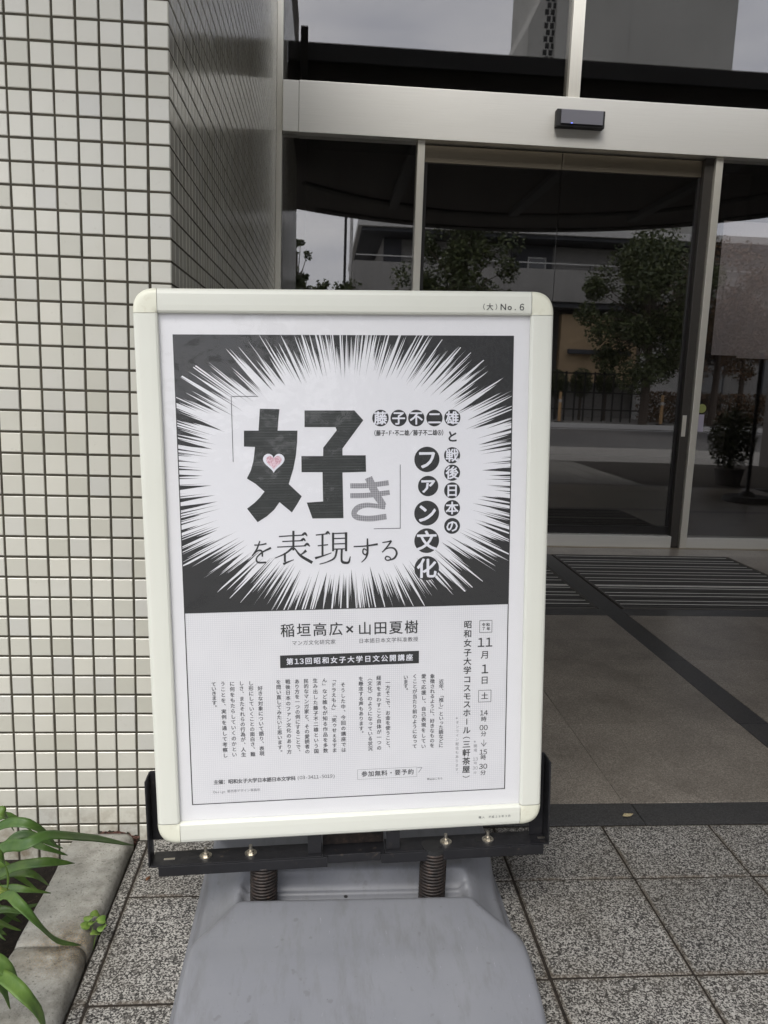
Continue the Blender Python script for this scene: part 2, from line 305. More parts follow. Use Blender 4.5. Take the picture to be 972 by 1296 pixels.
# ------------------------------------------------------------------ mesh helpers
WL = {}                                             # world location of each Empty
def tag(o, label=None, cat=None, group=None, kind=None):
    for k, v in (('label', label), ('category', cat), ('group', group), ('kind', kind)):
        if v: o[k] = v
    return o
def empty(name, loc, label, cat, group=None):
    o = bpy.data.objects.new(name, None); C.objects.link(o); o.location = loc; WL[o.name] = Vector(loc)
    o.empty_display_size = .05
    return tag(o, label, cat, group)
def wloc(o): return WL.get(o.name, Vector((0, 0, 0)))
def link(name, me, mat=None, parent=None, loc=None, rot=None):
    o = bpy.data.objects.new(name, me); C.objects.link(o)
    if mat is not None and not me.materials: me.materials.append(mat)
    L = Vector(loc) if loc is not None else Vector((0, 0, 0)); WL[o.name] = L
    if parent is not None: o.parent = parent; o.location = L - wloc(parent)
    else: o.location = L
    if rot is not None: o.rotation_euler = rot
    return o
class MB:
    def __init__(s): s.v, s.f = [], []
    def add(s, vs, fs):
        k = len(s.v); s.v += [tuple(q) for q in vs]; s.f += [tuple(i+k for i in f) for f in fs]; return s
    def box(s, x0, x1, y0, y1, z0, z1):
        return s.add([(x, y, z) for z in (z0, z1) for y in (y0, y1) for x in (x0, x1)],
                     [(0, 2, 3, 1), (4, 5, 7, 6), (0, 1, 5, 4), (2, 6, 7, 3), (0, 4, 6, 2), (1, 3, 7, 5)])
    def cyl(s, c, r0, r1, h, n=20, axis='Z', cap=True):
        vs, fs = [], []
        for k, (r, z) in enumerate(((r0, 0), (r1, h))):
            for i in range(n):
                a = 2*PI*i/n; q = (r*math.cos(a), r*math.sin(a), z)
                if axis == 'Y': q = (q[0], q[2], -q[1])
                if axis == 'X': q = (q[2], q[0], q[1])
                vs.append((c[0]+q[0], c[1]+q[1], c[2]+q[2]))
        fs = [(i, (i+1) % n, n+(i+1) % n, n+i) for i in range(n)]
        if cap: fs += [tuple(range(n-1, -1, -1)), tuple(range(n, 2*n))]
        return s.add(vs, fs)
    def tube(s, pts, r, n=8, cap=True):
        pts = [Vector(p) for p in pts]; rs = r if isinstance(r, (list, tuple)) else [r]*len(pts)
        vs, fs = [], []; ref = Vector((.13, .27, .95))
        for i, p in enumerate(pts):
            d = (pts[min(i+1, len(pts)-1)] - pts[max(i-1, 0)]).normalized()
            a = d.cross(ref).normalized(); b = d.cross(a)
            vs += [p + rs[i]*(math.cos(2*PI*k/n)*a + math.sin(2*PI*k/n)*b) for k in range(n)]
        for i in range(len(pts)-1):
            fs += [(i*n+k, i*n+(k+1) % n, (i+1)*n+(k+1) % n, (i+1)*n+k) for k in range(n)]
        if cap: fs += [tuple(range(n-1, -1, -1)), tuple((len(pts)-1)*n+k for k in range(n))]
        return s.add(vs, fs)
    def prism(s, poly, y0, y1):                      # polygon in (x, z), extruded along y
        n = len(poly)
        return s.add([(x, y0, z) for x, z in poly]+[(x, y1, z) for x, z in poly],
                     [tuple(range(n)), tuple(range(2*n-1, n-1, -1))]+[(i, n+i, n+(i+1) % n, (i+1) % n) for i in range(n)])
    def mesh(s, name, bevel=0, seg=2, smooth=False):
        me = bpy.data.meshes.new(name); me.from_pydata(s.v, [], s.f)
        bm = bmesh.new(); bm.from_mesh(me)
        bmesh.ops.recalc_face_normals(bm, faces=bm.faces)
        if bevel: bmesh.ops.bevel(bm, geom=list(bm.edges), offset=bevel, segments=seg, affect='EDGES', profile=.6, clamp_overlap=True)
        bm.to_mesh(me); bm.free()
        if smooth: me.polygons.foreach_set('use_smooth', [True]*len(me.polygons))
        return me
    def build(s, name, mat, parent=None, bevel=0, seg=2, smooth=False, kind=None, loc=None, label=None):
        o = link(name, s.mesh(name, bevel, seg, smooth), mat, parent, loc)
        if kind: o['kind'] = kind
        if label: o['label'] = label
        return o
def box(name, mat, parent, b, bevel=0, **k): return MB().box(*b).build(name, mat, parent, bevel, **k)

# ------------------------------------------------------------------ GROUND
WY = 1.905                                           # front face plane of the tiled wall
CX = -.355                                           # its corner
g = MB().box(-300, 300, -300, 300, -.9, -.2).build('ground', M['asphalt'], kind='structure')
fc = MB().box(-.459, 60, -4.5, 1.945, -.19, -.016).box(-60, -.459, -4.5, 0, -.19, -.016).box(-60, -3.2, 0, 1.9, -.19, -.016)
fc.build('forecourt', M['plaza'], kind='structure')
MB().box(-120, 120, -13.3, -4.5, -.19, -.05).build('road', M['asphalt'], kind='structure')
MB().box(-120, 120, -40, -13.42, -.19, .06).build('far_pavement', M['plaza'], kind='structure')
MB().box(-120, 120, -13.42, -13.3, -.19, .10).build('far_kerb', M['whiteband'], bevel=.01, kind='structure')
box('road_line', M['roadpaint'], None, (-120, 120, -12.6, -12.45, -.06, -.046), kind='structure')

pave = box("paving", M["sand"], None, (-.4585, 8, -1.2, 1.945, -.02, -.0038), kind="structure")
# granite paving tiles, each one a part of the paving
tile_meshes = {}
def slab_mesh(wx, wy, th, bev):
    k = (round(wx, 4), round(wy, 4), th, bev)
    if k not in tile_meshes:
        tile_meshes[k] = MB().box(-wx/2, wx/2, -wy/2, wy/2, -th, 0).mesh('paving_tile', bev, 1)
    return tile_meshes[k]
rg = random.Random(3)
xs = [-.428 + .305*k for k in range(0, 16)]
def tile_at(x0, x1, y0, y1, mat, parent, name='tile', gap=.0062, jit=.0014, bev=.0020):
    o = link(name, slab_mesh(x1-x0-gap, y1-y0-gap, .012, bev), mat, parent, ((x0+x1)/2+rg.uniform(-1, 1)*.0008, (y0+y1)/2+rg.uniform(-1, 1)*.0008, rg.uniform(-jit, 0)))
    o.rotation_euler = (rg.uniform(-1, 1)*.002, rg.uniform(-1, 1)*.002, rg.uniform(-1, 1)*.003)
    return o
for i in range(len(xs)-1):
    off = -.035 if i < 2 else 0
    ys = [1.942, 1.71+off, 1.39+off, 1.075+off, .77+off, .465, .16, -.145, -.45, -.755, -1.06]
    for j in range(len(ys)-1):
        tile_at(xs[i], xs[i+1], ys[j+1], ys[j], M['granite'], pave)
for y0, y1 in ((1.36, 1.90), (.76, 1.36), (.16, .76), (-.45, .16)):      # narrow cut strip against the kerb
    tile_at(-.4575, -.430, y0, y1, M['granite'], pave, 'edge_tile', gap=.003)
# entrance floor: dark border strips, brown slabs, two grates
ent = box('entrance_floor', M['sand'], None, (CX, 8, 1.945, 5.70, -.02, -.004), kind='structure')
GX0, GX1, GY0, GY1 = 1.678, 2.985, 4.062, 5.436
def eslab(x0, x1, y0, y1, mat, nm): return tile_at(x0, x1, y0, y1, mat, ent, nm, gap=.0022, jit=.0004, bev=.0008)
bx = [CX, .92, 2.44, 3.96, 5.48, 7.0]
for a, b in zip(bx, bx[1:]): eslab(a+(.0 if a > CX else .002), b, 1.946, 2.058, M['border'], 'border_stone')
yr = [2.058, 2.592, 3.256, 3.938]
sx = [-.354, .262, .900, 1.541]; sx2 = [1.657, 2.30, 2.94, 3.58, 4.22, 4.86, 5.5]
for y0, y1 in zip(yr, yr[1:]):
    for q in (sx, sx2):
        for x0, x1 in zip(q, q[1:]): eslab(x0, x1, y0, y1, M['slab'], 'floor_slab')
    eslab(1.541, 1.657, y0, y1, M['border'], 'border_stone')
eslab(1.541, 1.657, 3.938, 4.055, M['border'], 'border_stone')
eslab(CX, 1.541, 3.938, 4.055, M['border'], 'border_stone'); eslab(1.657, 3.4, 3.938, 4.055, M['border'], 'border_stone'); eslab(3.4, 5.5, 3.938, 4.055, M['border'], 'border_stone')
eslab(1.541, 1.665, 4.055, 5.45, M['border'], 'border_stone')
eslab(CX, 1.541, 5.45, 5.70, M['slab'], 'floor_slab'); eslab(1.541, 3.4, 5.45, 5.70, M['slab'], 'floor_slab'); eslab(3.4, 5.5, 5.45, 5.70, M['slab'], 'floor_slab')
eslab(GX1+.02, 5.5, 4.055, 5.45, M['slab'], 'floor_slab'); eslab(CX, .23, 4.055, 5.45, M['slab'], 'floor_slab')
def grate(x0, x1, label):
    r = empty('floor_grate', ((x0+x1)/2, (GY0+GY1)/2, 0), label, 'grate', 'drainage grates before the doors')
    f = MB().box(x0, x1, GY0, GY0+.016, -.004, .003).box(x0, x1, GY1-.016, GY1, -.004, .003).box(x0, x0+.012, GY0+.016, GY1-.016, -.004, .003).box(x1-.012, x1, GY0+.016, GY1-.016, -.004, .003)
    box('cross_bar', M['bar'], r, (x0+.012, x1-.012, 4.552, 4.564, -.0028, .003))
    f.build('grate_frame', M['darkbar'], r)
    box('pit', M['rubber'], r, (x0+.012, x1-.012, GY0+.016, GY1-.016, -.0038, -.0030))
    n = 38; db = MB().box(-(x1-x0)/2+.013, (x1-x0)/2-.013, -.0045, .0045, 0, .0020).mesh('bar'); db.materials.append(M['darkbar']); me = MB().box(-(x1-x0)/2+.013, (x1-x0)/2-.013, -.0042, .0042, 0, .0022).mesh('bar')
    for i in range(n):
        y = GY0+.03+(GY1-GY0-.06)*i/(n-1)
        link('bar', db if (i*7) % 5 < 3 else me, M['bar'], r, ((x0+x1)/2, y+rg.uniform(-1, 1)*.002, -.0028+rg.uniform(0, .0012)))
grate(GX0, GX1, 'wide ribbed metal grate in the floor right of the dark stone strip')
grate(.24, 1.531, 'ribbed metal grate left of the dark stone strip, mostly behind the poster stand')

# ------------------------------------------------------------------ TILED CORNER WALL
P_ = .0502; T_ = .0448; ZK = .1442
wall = empty('tiled_wall', (-1.6, 2.5, 0), 'white square mosaic tiled wall corner with dark joints, left of the glass entrance', 'wall')
wb = MB().box(-4.0, CX-.0015, WY+.0022, 5.9, -.35, 5.2); wb.build('wall_body', M['mortar'], wall)
def frustum_mesh():                                   # one tile: proud face, rounded edge
    h, b, q = T_/2, .0016, MB()
    vs = [(-h, .004, -h), (h, .004, -h), (h, .004, h), (-h, .004, h), (-h, .0012, -h), (h, .0012, -h), (h, .0012, h), (-h, .0012, h),
          (-h+b, 0, -h+b), (h-b, 0, -h+b), (h-b, 0, h-b), (-h+b, 0, h-b)]
    fs = [(8, 9, 10, 11)] + [(a+i, a+(i+1) % 4, a+4+(i+1) % 4, a+4+i) for a in (0, 4) for i in range(4)]
    return vs, fs
TV, TF = frustum_mesh()
tm = bpy.data.meshes.new('wall_tile'); tm.from_pydata(TV, [], TF); tm.materials.append(M['tile'])
individual, joined = [], MB()
broken = {(k, -3) for k in (2, 3)}
for k in range(0, 72):
    x = CX - P_*(k+.5) + (.0012 if k == 0 else 0)
    for j in range(-6, 84):
        z = ZK + P_*(j+.5)
        if z > 4.6: break
        if (k, j) in broken or (k in (2, 3, 4) and j in (-4,)): continue
        vis = k < 8 and -3 <= j <= 37
        if vis and len(individual) < 300 and not (k in (1, 2, 3, 4, 5) and j > 99): individual.append((x, z))
        else:
            jz = rg.uniform(-1, 1)*.0003
            joined.add([(x+a+jz, WY+b+rg.uniform(0, .0002), z+c) for a, b, c in TV], TF)
for x, z in individual:
    o = link('tile', tm, None, wall, (x+rg.uniform(-1, 1)*.0004, WY+rg.uniform(-.0003, .0003), z+rg.uniform(-1, 1)*.0004))
    o.rotation_euler = (rg.uniform(-1, 1)*.006, rg.uniform(-1, 1)*.004, rg.uniform(-1, 1)*.006)
joined.build('front_tiles', M['tile'], wall, kind='stuff')
side = MB()
for k in range(0, 76):
    y = WY + P_*(k+.5)
    for j in range(-3, 88):
        z = ZK + P_*(j+.5); tilt = rg.uniform(-1, 1)*.004; tilt2 = rg.uniform(-1, 1)*.004
        side.add([(CX-b+a*tilt+c*tilt2, y+a, z+c) for a, b, c in TV], TF)
me = side.mesh('side_tiles'); link('side_tiles', me, M['tile'], wall)['kind'] = 'stuff'
# two chipped tiles at the foot of the wall and the red mortar they have let go of
for i, k in enumerate((2, 3)):
    x = CX - P_*(k+.5); zb = ZK - 3*P_; h = T_/2
    poly = [(x-h, zb+P_-.003), (x+h, zb+P_-.003)]
    n = 9
    for q in range(n+1): poly.append((x+h-2*h*q/n, zb+.022+rg.uniform(-.006, .007)+(.006 if i else 0)))
    MB().prism(poly, WY-.0002, WY+.006).build('chipped_tile', M['tile'], wall, label='white tile with a broken lower edge')
bmr = bmesh.new(); bmesh.ops.create_icosphere(bmr, subdivisions=4, radius=1)
for v in bmr.verts:
    q = v.co.copy(); nz = noise.noise(q*3.1)*.5 + noise.noise(q*9)*.25
    v.co = Vector((q.x*.055, q.y*.014, q.z*.026))*(1+nz)
me = bpy.data.meshes.new('mortar'); bmr.to_mesh(me); bmr.free()
link('mortar_patch', me, M['redmortar'], wall, (-.515, WY+.006, -.005))

# ------------------------------------------------------------------ PLANTER
box('planter_soil', M['soil'], None, (-3.2, -.60, 0, WY+.003, -.35, -.055), kind='structure')
def kerb(y0, y1, label):
    r = .022; prof = [(-.606, -.10), (-.4605, -.10), (-.4605, .008)]
    for i in range(7):
        a = PI/2*i/6; prof.append((-.4605-r+r*math.cos(a), .013+r*math.sin(a)))
    prof += [(-.600, .035), (-.606, .030)]
    bm = bmesh.new(); N = 26; rows = []
    for s_ in range(N+1):
        y = y0+(y1-y0)*s_/N
        e = min(y-y0, y1-y); sh = max(0, .007-e)*.6
        rows.append([bm.verts.new((x + noise.noise(Vector((x*9, y*13, z*9)))*.0035 + (-.0 if x < -.5 else -sh), y, z - (sh if z > 0 else 0) + noise.noise(Vector((x*14+5, y*17, 2)))*.002*(z > 0))) for x, z in prof])
    n = len(prof)
    for a, b in zip(rows, rows[1:]):
        for i in range(n): bm.faces.new((a[i], a[(i+1) % n], b[(i+1) % n], b[i]))
    bm.faces.new(rows[0][::-1]); bm.faces.new(rows[-1])
    bmesh.ops.recalc_face_normals(bm, faces=bm.faces)
    me = bpy.data.meshes.new('kerb'); bm.to_mesh(me); bm.free()
    for pl in me.polygons: pl.use_smooth = len(pl.vertices) == 4
    return tag(link('kerb_block', me, M['concrete']), label, 'kerb', 'concrete kerb blocks along the planter')
kerb(1.4795, 1.882, 'clean grey concrete kerb block nearest the tiled wall, with a long leaf lying over it')
kerb(.88, 1.4765, 'stained grey concrete kerb block with orange grit on it, at the lower left corner')
def bez(pts, n):                                      # Catmull-Rom through points
    P = [Vector(p) for p in pts]; P = [P[0]*2-P[1]] + P + [P[-1]*2-P[-2]]; out = []
    seg = len(P)-3
    for i in range(n+1):
        t_ = min(i/n*seg, seg-1e-6); k = int(t_); u = t_-k; a, b, c, d = P[k:k+4]
        out.append(.5*((2*b)+(c-a)*u+(2*a-5*b+4*c-d)*u*u+(3*b-a-3*c+d)*u**3))
    return out
def leaf(pts, wid, tip=.25, roll=0, mat='strap', name='leaf', parent=None, fold=.16):
    n = 22; P = bez(pts, n); SD = Vector((pts[-1][0]-pts[1][0], pts[-1][1]-pts[1][1], 0)).cross(Vector((0, -.70, .71))).normalized(); bm = bmesh.new(); rows = []
    for i, p in enumerate(P):
        d = (P[min(i+1, n)]-P[max(i-1, 0)]).normalized()
        s_ = (SD - d*SD.dot(d)).normalized()
        upv = s_.cross(d).normalized()
        s2 = math.cos(roll)*s_ + math.sin(roll)*upv; u2 = s2.cross(d)
        u_ = i/n
        k = wid*.47*min(1, (.7+u_*1.2))*(1 if u_ < 1-tip else max(.03, math.cos((u_-1+tip)/tip*PI/2)**.75))
        rows.append([bm.verts.new(p + s2*k*q + u2*k*fold*(1-abs(q)**1.5)*-1 + Vector((0, 0, noise.noise(p*25+Vector((q, 0, 0)))*.0012))) for q in (-1, -.55, 0, .55, 1)])
    for a, b in zip(rows, rows[1:]):
        for i in range(4): bm.faces.new((a[i], a[i+1], b[i+1], b[i]))
    me = bpy.data.meshes.new(name); bm.to_mesh(me); bm.free()
    me.polygons.foreach_set('use_smooth', [True]*len(me.polygons))
    o = link(name, me, M[mat], parent)
    so = o.modifiers.new('thickness', 'SOLIDIFY'); so.thickness = .0012
    return o
plant = empty('lily_plant', (-.80, 1.50, -.055), 'green strap leaved plant in the planter arching over the kerb blocks', 'plant')
B0 = (-.80, 1.50, -.05); B1 = (-.78, 1.35, -.05); B2 = (-.82, 1.66, -.05)
leaves = [
 (B0, [(-.73, 1.55, .13), (-.657, 1.558, .20), (-.592, 1.516, .235), (-.558, 1.541, .24), (-.523, 1.594, .205), (-.492, 1.687, .14), (-.434, 1.774, .066)], .026, .22, .25, 'strap'),
 (B2, [(-.75, 1.65, .14), (-.691, 1.645, .20), (-.632, 1.623, .22), (-.596, 1.637, .19), (-.573, 1.665, .13)], .024, .5, .2, 'strap'),
 (B0, [(-.72, 1.575, .08), (-.659, 1.588, .13), (-.583, 1.585, .15), (-.530, 1.632, .115)], .022, .3, .1, 'strap'),
 (B1, [(-.72, 1.40, .15), (-.65, 1.45, .25), (-.612, 1.452, .25), (-.603, 1.46, .21), (-.616, 1.485, .155)], .024, .4, 0, 'strap'),
 (B1, [(-.70, 1.40, .10), (-.607, 1.429, .18), (-.555, 1.381, .20), (-.512, 1.366, .165), (-.492, 1.40, .105), (-.462, 1.445, .058)], .020, .3, .5, 'strap'),
 (B0, [(-.70, 1.545, .09), (-.638, 1.539, .12), (-.596, 1.535, .12), (-.560, 1.566, .09)], .020, .7, .1, 'strap'),
 (B1, [(-.72, 1.43, .12), (-.66, 1.46, .165), (-.628, 1.479, .16), (-.607, 1.502, .135)], .020, .3, .2, 'yellow'),
 (B1, [(-.66, 1.26, .14), (-.58, 1.215, .22), (-.535, 1.205, .225), (-.501, 1.204, .20), (-.495, 1.226, .15)], .030, .4, .3, 'strap'),
 (B1, [(-.64, 1.24, .10), (-.56, 1.20, .19), (-.513, 1.191, .205), (-.462, 1.155, .20), (-.440, 1.163, .155), (-.434, 1.171, .10)], .024, .2, .5, 'strap'),
 (B0, [(-.72, 1.55, .03), (-.663, 1.556, .06), (-.612, 1.558, .048)], .020, .5, .1, 'strap'),
 (B2, [(-.74, 1.63, .06), (-.666, 1.62, .10), (-.611, 1.603, .11), (-.590, 1.642, .055)], .018, .4, .1, 'strap'),
 (B2, [(-.74, 1.71, .08), (-.667, 1.707, .12), (-.611, 1.672, .13), (-.565, 1.693, .095)], .020, .5, .3, 'strap'),
 (B2, [(-.76, 1.66, .14), (-.71, 1.67, .215), (-.688, 1.668, .21), (-.680, 1.69, .16)], .026, .4, .2, 'strap'),
 (B1, [(-.64, 1.29, .09), (-.57, 1.275, .13), (-.545, 1.273, .115), (-.533, 1.272, .07)], .024, .5, .3, 'strap'),
 (B1, [(-.74, 1.37, .06), (-.68, 1.42, .06), (-.62, 1.44, .02)], .018, .5, .1, 'strap'),
 (B2, [(-.80, 1.74, .10), (-.74, 1.79, .14), (-.68, 1.80, .09)], .020, .5, .1, 'strap'),
 (B0, [(-.70, 1.52, .0), (-.65, 1.60, .02), (-.61, 1.66, .0)], .018, .5, .1, 'strap'),
 (B0, [(-.90, 1.45, .12), (-.98, 1.42, .18), (-1.06, 1.44, .08)], .024, .4, .1, 'strap'),
 (B1, [(-.86, 1.24, .12), (-.92, 1.15, .16), (-.97, 1.06, .06)], .024, .4, .1, 'strap'),
 (B2, [(-.92, 1.72, .12), (-1.0, 1.78, .16), (-1.1, 1.8, .05)], .024, .4, .1, 'strap'),
]
rl = random.Random(21)
for i in range(12):                                   # shorter leaves that fill the clump
    bx_ = Vector((rl.uniform(-.85, -.74), rl.uniform(1.30, 1.74), -.05)); tgt = Vector((rl.uniform(-.68, -.60), bx_.y+rl.uniform(-.10, .14), rl.uniform(-.02, .07)))
    mid_ = (bx_+tgt)/2 + Vector((0, 0, rl.uniform(.07, .13)))
    leaves.append((tuple(bx_), [tuple(mid_), tuple(tgt)], rl.uniform(.018, .024), .45, rl.uniform(-.3, .3), 'strap'))
for b, pts, wd, tip, roll, mt in leaves:
    leaf([b]+pts, wd, tip, roll, mt, parent=plant)
clover = empty('clover_sprig', (-.4605, 1.515, .0), 'small pale green clover sprig growing beside the kerb block joint', 'weed')
def blob_leaf(c, r, tilt, az):
    mb = MB(); n = 18; vs = [(0, 0, -.003)]
    for i in range(n):
        a = 2*PI*i/n; rr = r*(1 - .35*max(0, math.cos(a))**10)
        vs.append((rr*math.cos(a), rr*math.sin(a)*.95, .002*math.sin(2*a)))
    mb.add(vs, [(0, 1+i, 1+(i+1) % n) for i in range(n)])
    o = mb.build('leaflet', M['clover'], clover, smooth=True, loc=c); o.rotation_euler = (tilt*math.cos(az), tilt*math.sin(az), az)
    so = o.modifiers.new('thickness', 'SOLIDIFY'); so.thickness = .0008
for c_, r, tl, az in (((-.474, 1.538, .050), .012, .25, 2.2), ((-.463, 1.545, .053), .011, .3, .9), ((-.477, 1.518, .046), .011, .3, 3.6), ((-.462, 1.522, .050), .010, .4, 5.1),
                      ((-.446, 1.530, .050), .011, .3, .3), ((-.440, 1.512, .045), .011, .35, 5.5), ((-.451, 1.502, .040), .011, .3, 4.4)):
    blob_leaf(c_, r, tl, az)
MB().tube([(-.4605, 1.51, -.01), (-.463, 1.522, .03), (-.466, 1.53, .05)], .0009, 6).tube([(-.4605, 1.51, -.01), (-.455, 1.512, .02), (-.447, 1.515, .044)], .0009, 6).build('stem', M['clover'], clover)
for nm, loc, sz_, mt, lb, az in (('fallen_leaf', (.883, 1.986, .003), .018, 'dryleaf', 'small dry yellow leaf scrap lying on the dark border stone', .3),
                             ('fallen_leaf', (-.395, 1.735, .003), .010, 'brownleaf', 'tiny brown leaf crumb on the granite paving below the bracket end', 1.3)):
    mb = MB(); mb.add([(-sz_, 0, .002), (-sz_*.4, sz_*.4, .004), (sz_*.5, sz_*.3, .001), (sz_, -.1*sz_, .003), (sz_*.3, -sz_*.35, 0), (-sz_*.5, -sz_*.3, .001), (0, 0, .006)],
                      [(0, 6, 1), (1, 6, 2), (2, 6, 3), (3, 6, 4), (4, 6, 5), (5, 6, 0)])
    o = mb.build(nm, M[mt], None, loc=loc); o.rotation_euler = (0, 0, az); tag(o, lb, 'leaf')
    so = o.modifiers.new('thickness', 'SOLIDIFY'); so.thickness = .0008

# ------------------------------------------------------------------ GLASS ENTRANCE
FY = 5.76
fac = empty('entrance_facade', (3, FY, 0), 'glazed steel entrance facade with a broad brushed metal beam above the doors', 'entrance')
def seam(b, name='beam'): return box(name, M['header_steel'], fac, b, bevel=.002)
box('corner_trim', M['header_steel'], fac, (-.313, -.205, FY-.052, FY+.10, 2.857, 3.181), bevel=.002)
box('beam', M['header_steel'], fac, (-.203, 4.90, FY-.055, FY+.10, 2.855, 3.183), bevel=.002)
box('beam', M['header_steel'], fac, (4.904, 7.4, FY-.055, FY+.10, 2.855, 3.183), bevel=.002)
box('jamb', M['steel'], fac, (CX+.0, -.315, FY-.035, FY+.12, 0, 5.0), bevel=.002)
for x0, x1, z0, z1, nm in ((.618, .669, .092, 2.853, 'mullion'), (2.768, 2.820, .0, 2.853, 'mullion'), (4.90, 4.95, .092, 2.853, 'mullion'),
                           (1.655, 1.738, 3.185, 5.0, 'mullion'), (3.70, 3.783, 3.185, 5.0, 'mullion'), (5.75, 5.83, 3.185, 5.0, 'mullion')):
    box(nm, M['steel'], fac, (x0, x1, FY-.03, FY+.10, z0, z1), bevel=.0025)
box('dark_reveal', M['reveal'], fac, (2.70, 2.766, FY+.0, FY+.10, .0, 2.85), bevel=.002)
box('sill', M['header_steel'], fac, (-.313, 2.70, FY-.02, FY+.10, 0, .090), bevel=.003)
box('sill', M['header_steel'], fac, (2.822, 7.4, FY-.02, FY+.10, -.015, .080), bevel=.003)
box('threshold', M['bronze_steel'], fac, (-.313, 7.4, 5.702, FY-.022, -.03, .004), bevel=.001)
def pane(x0, x1, z0, z1, y=FY+.02, nm='window_pane', par=None): return box(nm, M['glass'], par or fac, (x0, x1, y, y+.010, z0, z1))
pane(-.313, .616, .092, 2.853)
pane(2.822, 4.898, .082, 2.853); pane(4.952, 7.4, .082, 2.853)
for x0, x1 in ((-.313, 1.653), (1.740, 3.698), (3.785, 5.748), (5.832, 7.4)): pane(x0, x1, 3.185, 5.0)
box('door_notice', M['sticker'], fac, (2.835, 2.885, FY+.016, FY+.019, .90, 1.03)); MB().cyl((2.862, FY+.019, 1.075), .034, .034, .003, 20, 'Y').build('notice_disc', M['greensticker'], fac)
box('parapet', M['dark_metal'], fac, (CX, 7.4, FY-.03, FY+.25, 5.002, 6.4))
def door(x0, x1, label, lock):
    r = empty('sliding_door', ((x0+x1)/2, FY+.06, .09), label, 'door', 'pair of glass sliding doors')
    y = FY+.045
    pane(x0, x1, .155, 2.731, y+.012, 'door_pane', r)
    box('top_rail', M['bronze_steel'], r, (x0, x1, y, y+.03, 2.733, 2.845), bevel=.002)
    box('bottom_rail', M['dark_metal'], r, (x0, x1, y, y+.03, .093, .153), bevel=.002)
    sx_ = (x1-.018, x1) if lock else (x0, x0+.03)
    box('stile', M['dark_metal'], r, (sx_[0], sx_[1], y+.002, y+.03, .155, 2.731), bevel=.002)
    if lock: box('lock_plate', M['steel'], r, (x1+.008, x1+.040, FY-.006, FY-.001, .86, 1.02), bevel=.002)
door(.671, 1.664, 'left glass sliding door leaf under the brown top rail', False)
door(1.669, 2.699, 'right glass sliding door leaf beside the dark reveal', True)
sen = empty('door_sensor', (1.735, FY-.055, 2.975), 'small dark motion sensor box with a smoked lens on the metal beam', 'sensor')
box('housing', M['rubber'], sen, (1.562, 1.902, FY-.115, FY-.057, 2.972, 3.086), bevel=.006)
box('lens', M['sensorface'], sen, (1.590, 1.885, FY-.1245, FY-.116, 2.990, 3.081), bevel=.003)
box('indicator', M['led'], sen, (1.66, 1.672, FY-.1275, FY-.125, 2.991, 2.995))
# dim lobby behind the glass
box('lobby_floor', M['border'], None, (CX, 9.0, 5.87, 14, -.03, -.002), kind='structure')
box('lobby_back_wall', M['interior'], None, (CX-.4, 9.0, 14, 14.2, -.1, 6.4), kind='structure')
box('lobby_side_wall', M['interior'], None, (7.42, 7.6, -1.2, 14.1, -.1, 6.4), kind='structure')  # right wall; stretch outside the facade added unseen to cut light on side tiles
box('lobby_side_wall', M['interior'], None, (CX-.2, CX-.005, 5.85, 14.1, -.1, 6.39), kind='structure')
box('lobby_ceiling', M['canopy'], None, (CX-.05, 7.5, 5.95, 14.1, 5.01, 5.2), kind='structure')
st = empty('pole_stand', (4.80, 3.16, 0), 'dark pole on a round black foot, mirrored in the right hand pane', 'pole stand')
MB().cyl((4.80, 3.14, .03), .022, .022, 1.62, 14).build('pole', M['rubber'], st)
MB().cyl((4.80, 3.14, 0), .27, .24, .06, 32).cyl((4.80, 3.14, .06), .10, .05, .05, 24).build('foot', M['rubber'], st, bevel=.006)
MB().cyl((4.80, 3.14, 1.65), .03, .03, .03, 16).build('pole_cap', M['zinc'], st)
nsheet = empty('paper_sheet', (3.3, FY+.035, 1.476), 'large white paper sheet hung just behind the right hand glass pane', 'paper sheet')
box('sheet', M['banner'], nsheet, (2.90, 3.95, FY+.035, FY+.037, 1.476, 2.44)); box('backing_sheet', M['banner'], nsheet, (3.10, 3.95, FY+.038, FY+.040, 1.46, 1.95))
bench = empty('lobby_bench', (1.2, 9.0, 0), 'dark low bench in the dim lobby behind the doors', 'bench')
box('seat', M['interior'], bench, (.4, 2.0, 8.8, 9.2, .38, .45), bevel=.01)
for x in (.5, 1.9): box('leg', M['rubber'], bench, (x-.03, x+.03, 8.85, 9.15, 0, .378))

# canopy over the entrance, known from its reflection in the glass
can = empty('entrance_canopy', (2.31, 3.61, 3.62), 'dark curved canopy above the entrance, seen mirrored in the door glass', 'canopy')
R_ = 4.83; cxc, cyc, CH, CT, CYR = 2.31, 3.61, 3.62, 3.98, 4.40
arc = []
for i in range(91):
    a = PI + PI*i/90; x = cxc + R_*math.cos(a); y = cyc + R_*math.sin(a)
    if x < 0 and y > WY-.03: continue
    arc.append((x, y))
poly = [(CX+.003, CYR), (CX+.003, WY-.03)] + arc + [(cxc+R_, CYR)]
n = len(poly)
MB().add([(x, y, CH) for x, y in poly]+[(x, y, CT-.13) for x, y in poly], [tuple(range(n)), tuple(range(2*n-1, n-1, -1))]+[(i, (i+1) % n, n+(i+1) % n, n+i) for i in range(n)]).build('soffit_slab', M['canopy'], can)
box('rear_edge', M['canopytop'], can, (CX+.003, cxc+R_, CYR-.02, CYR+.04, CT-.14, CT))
box('upstand', M['canopy'], can, (-.245, -.185, CYR+.042, CYR+.09, CT-.30, CT+.10))
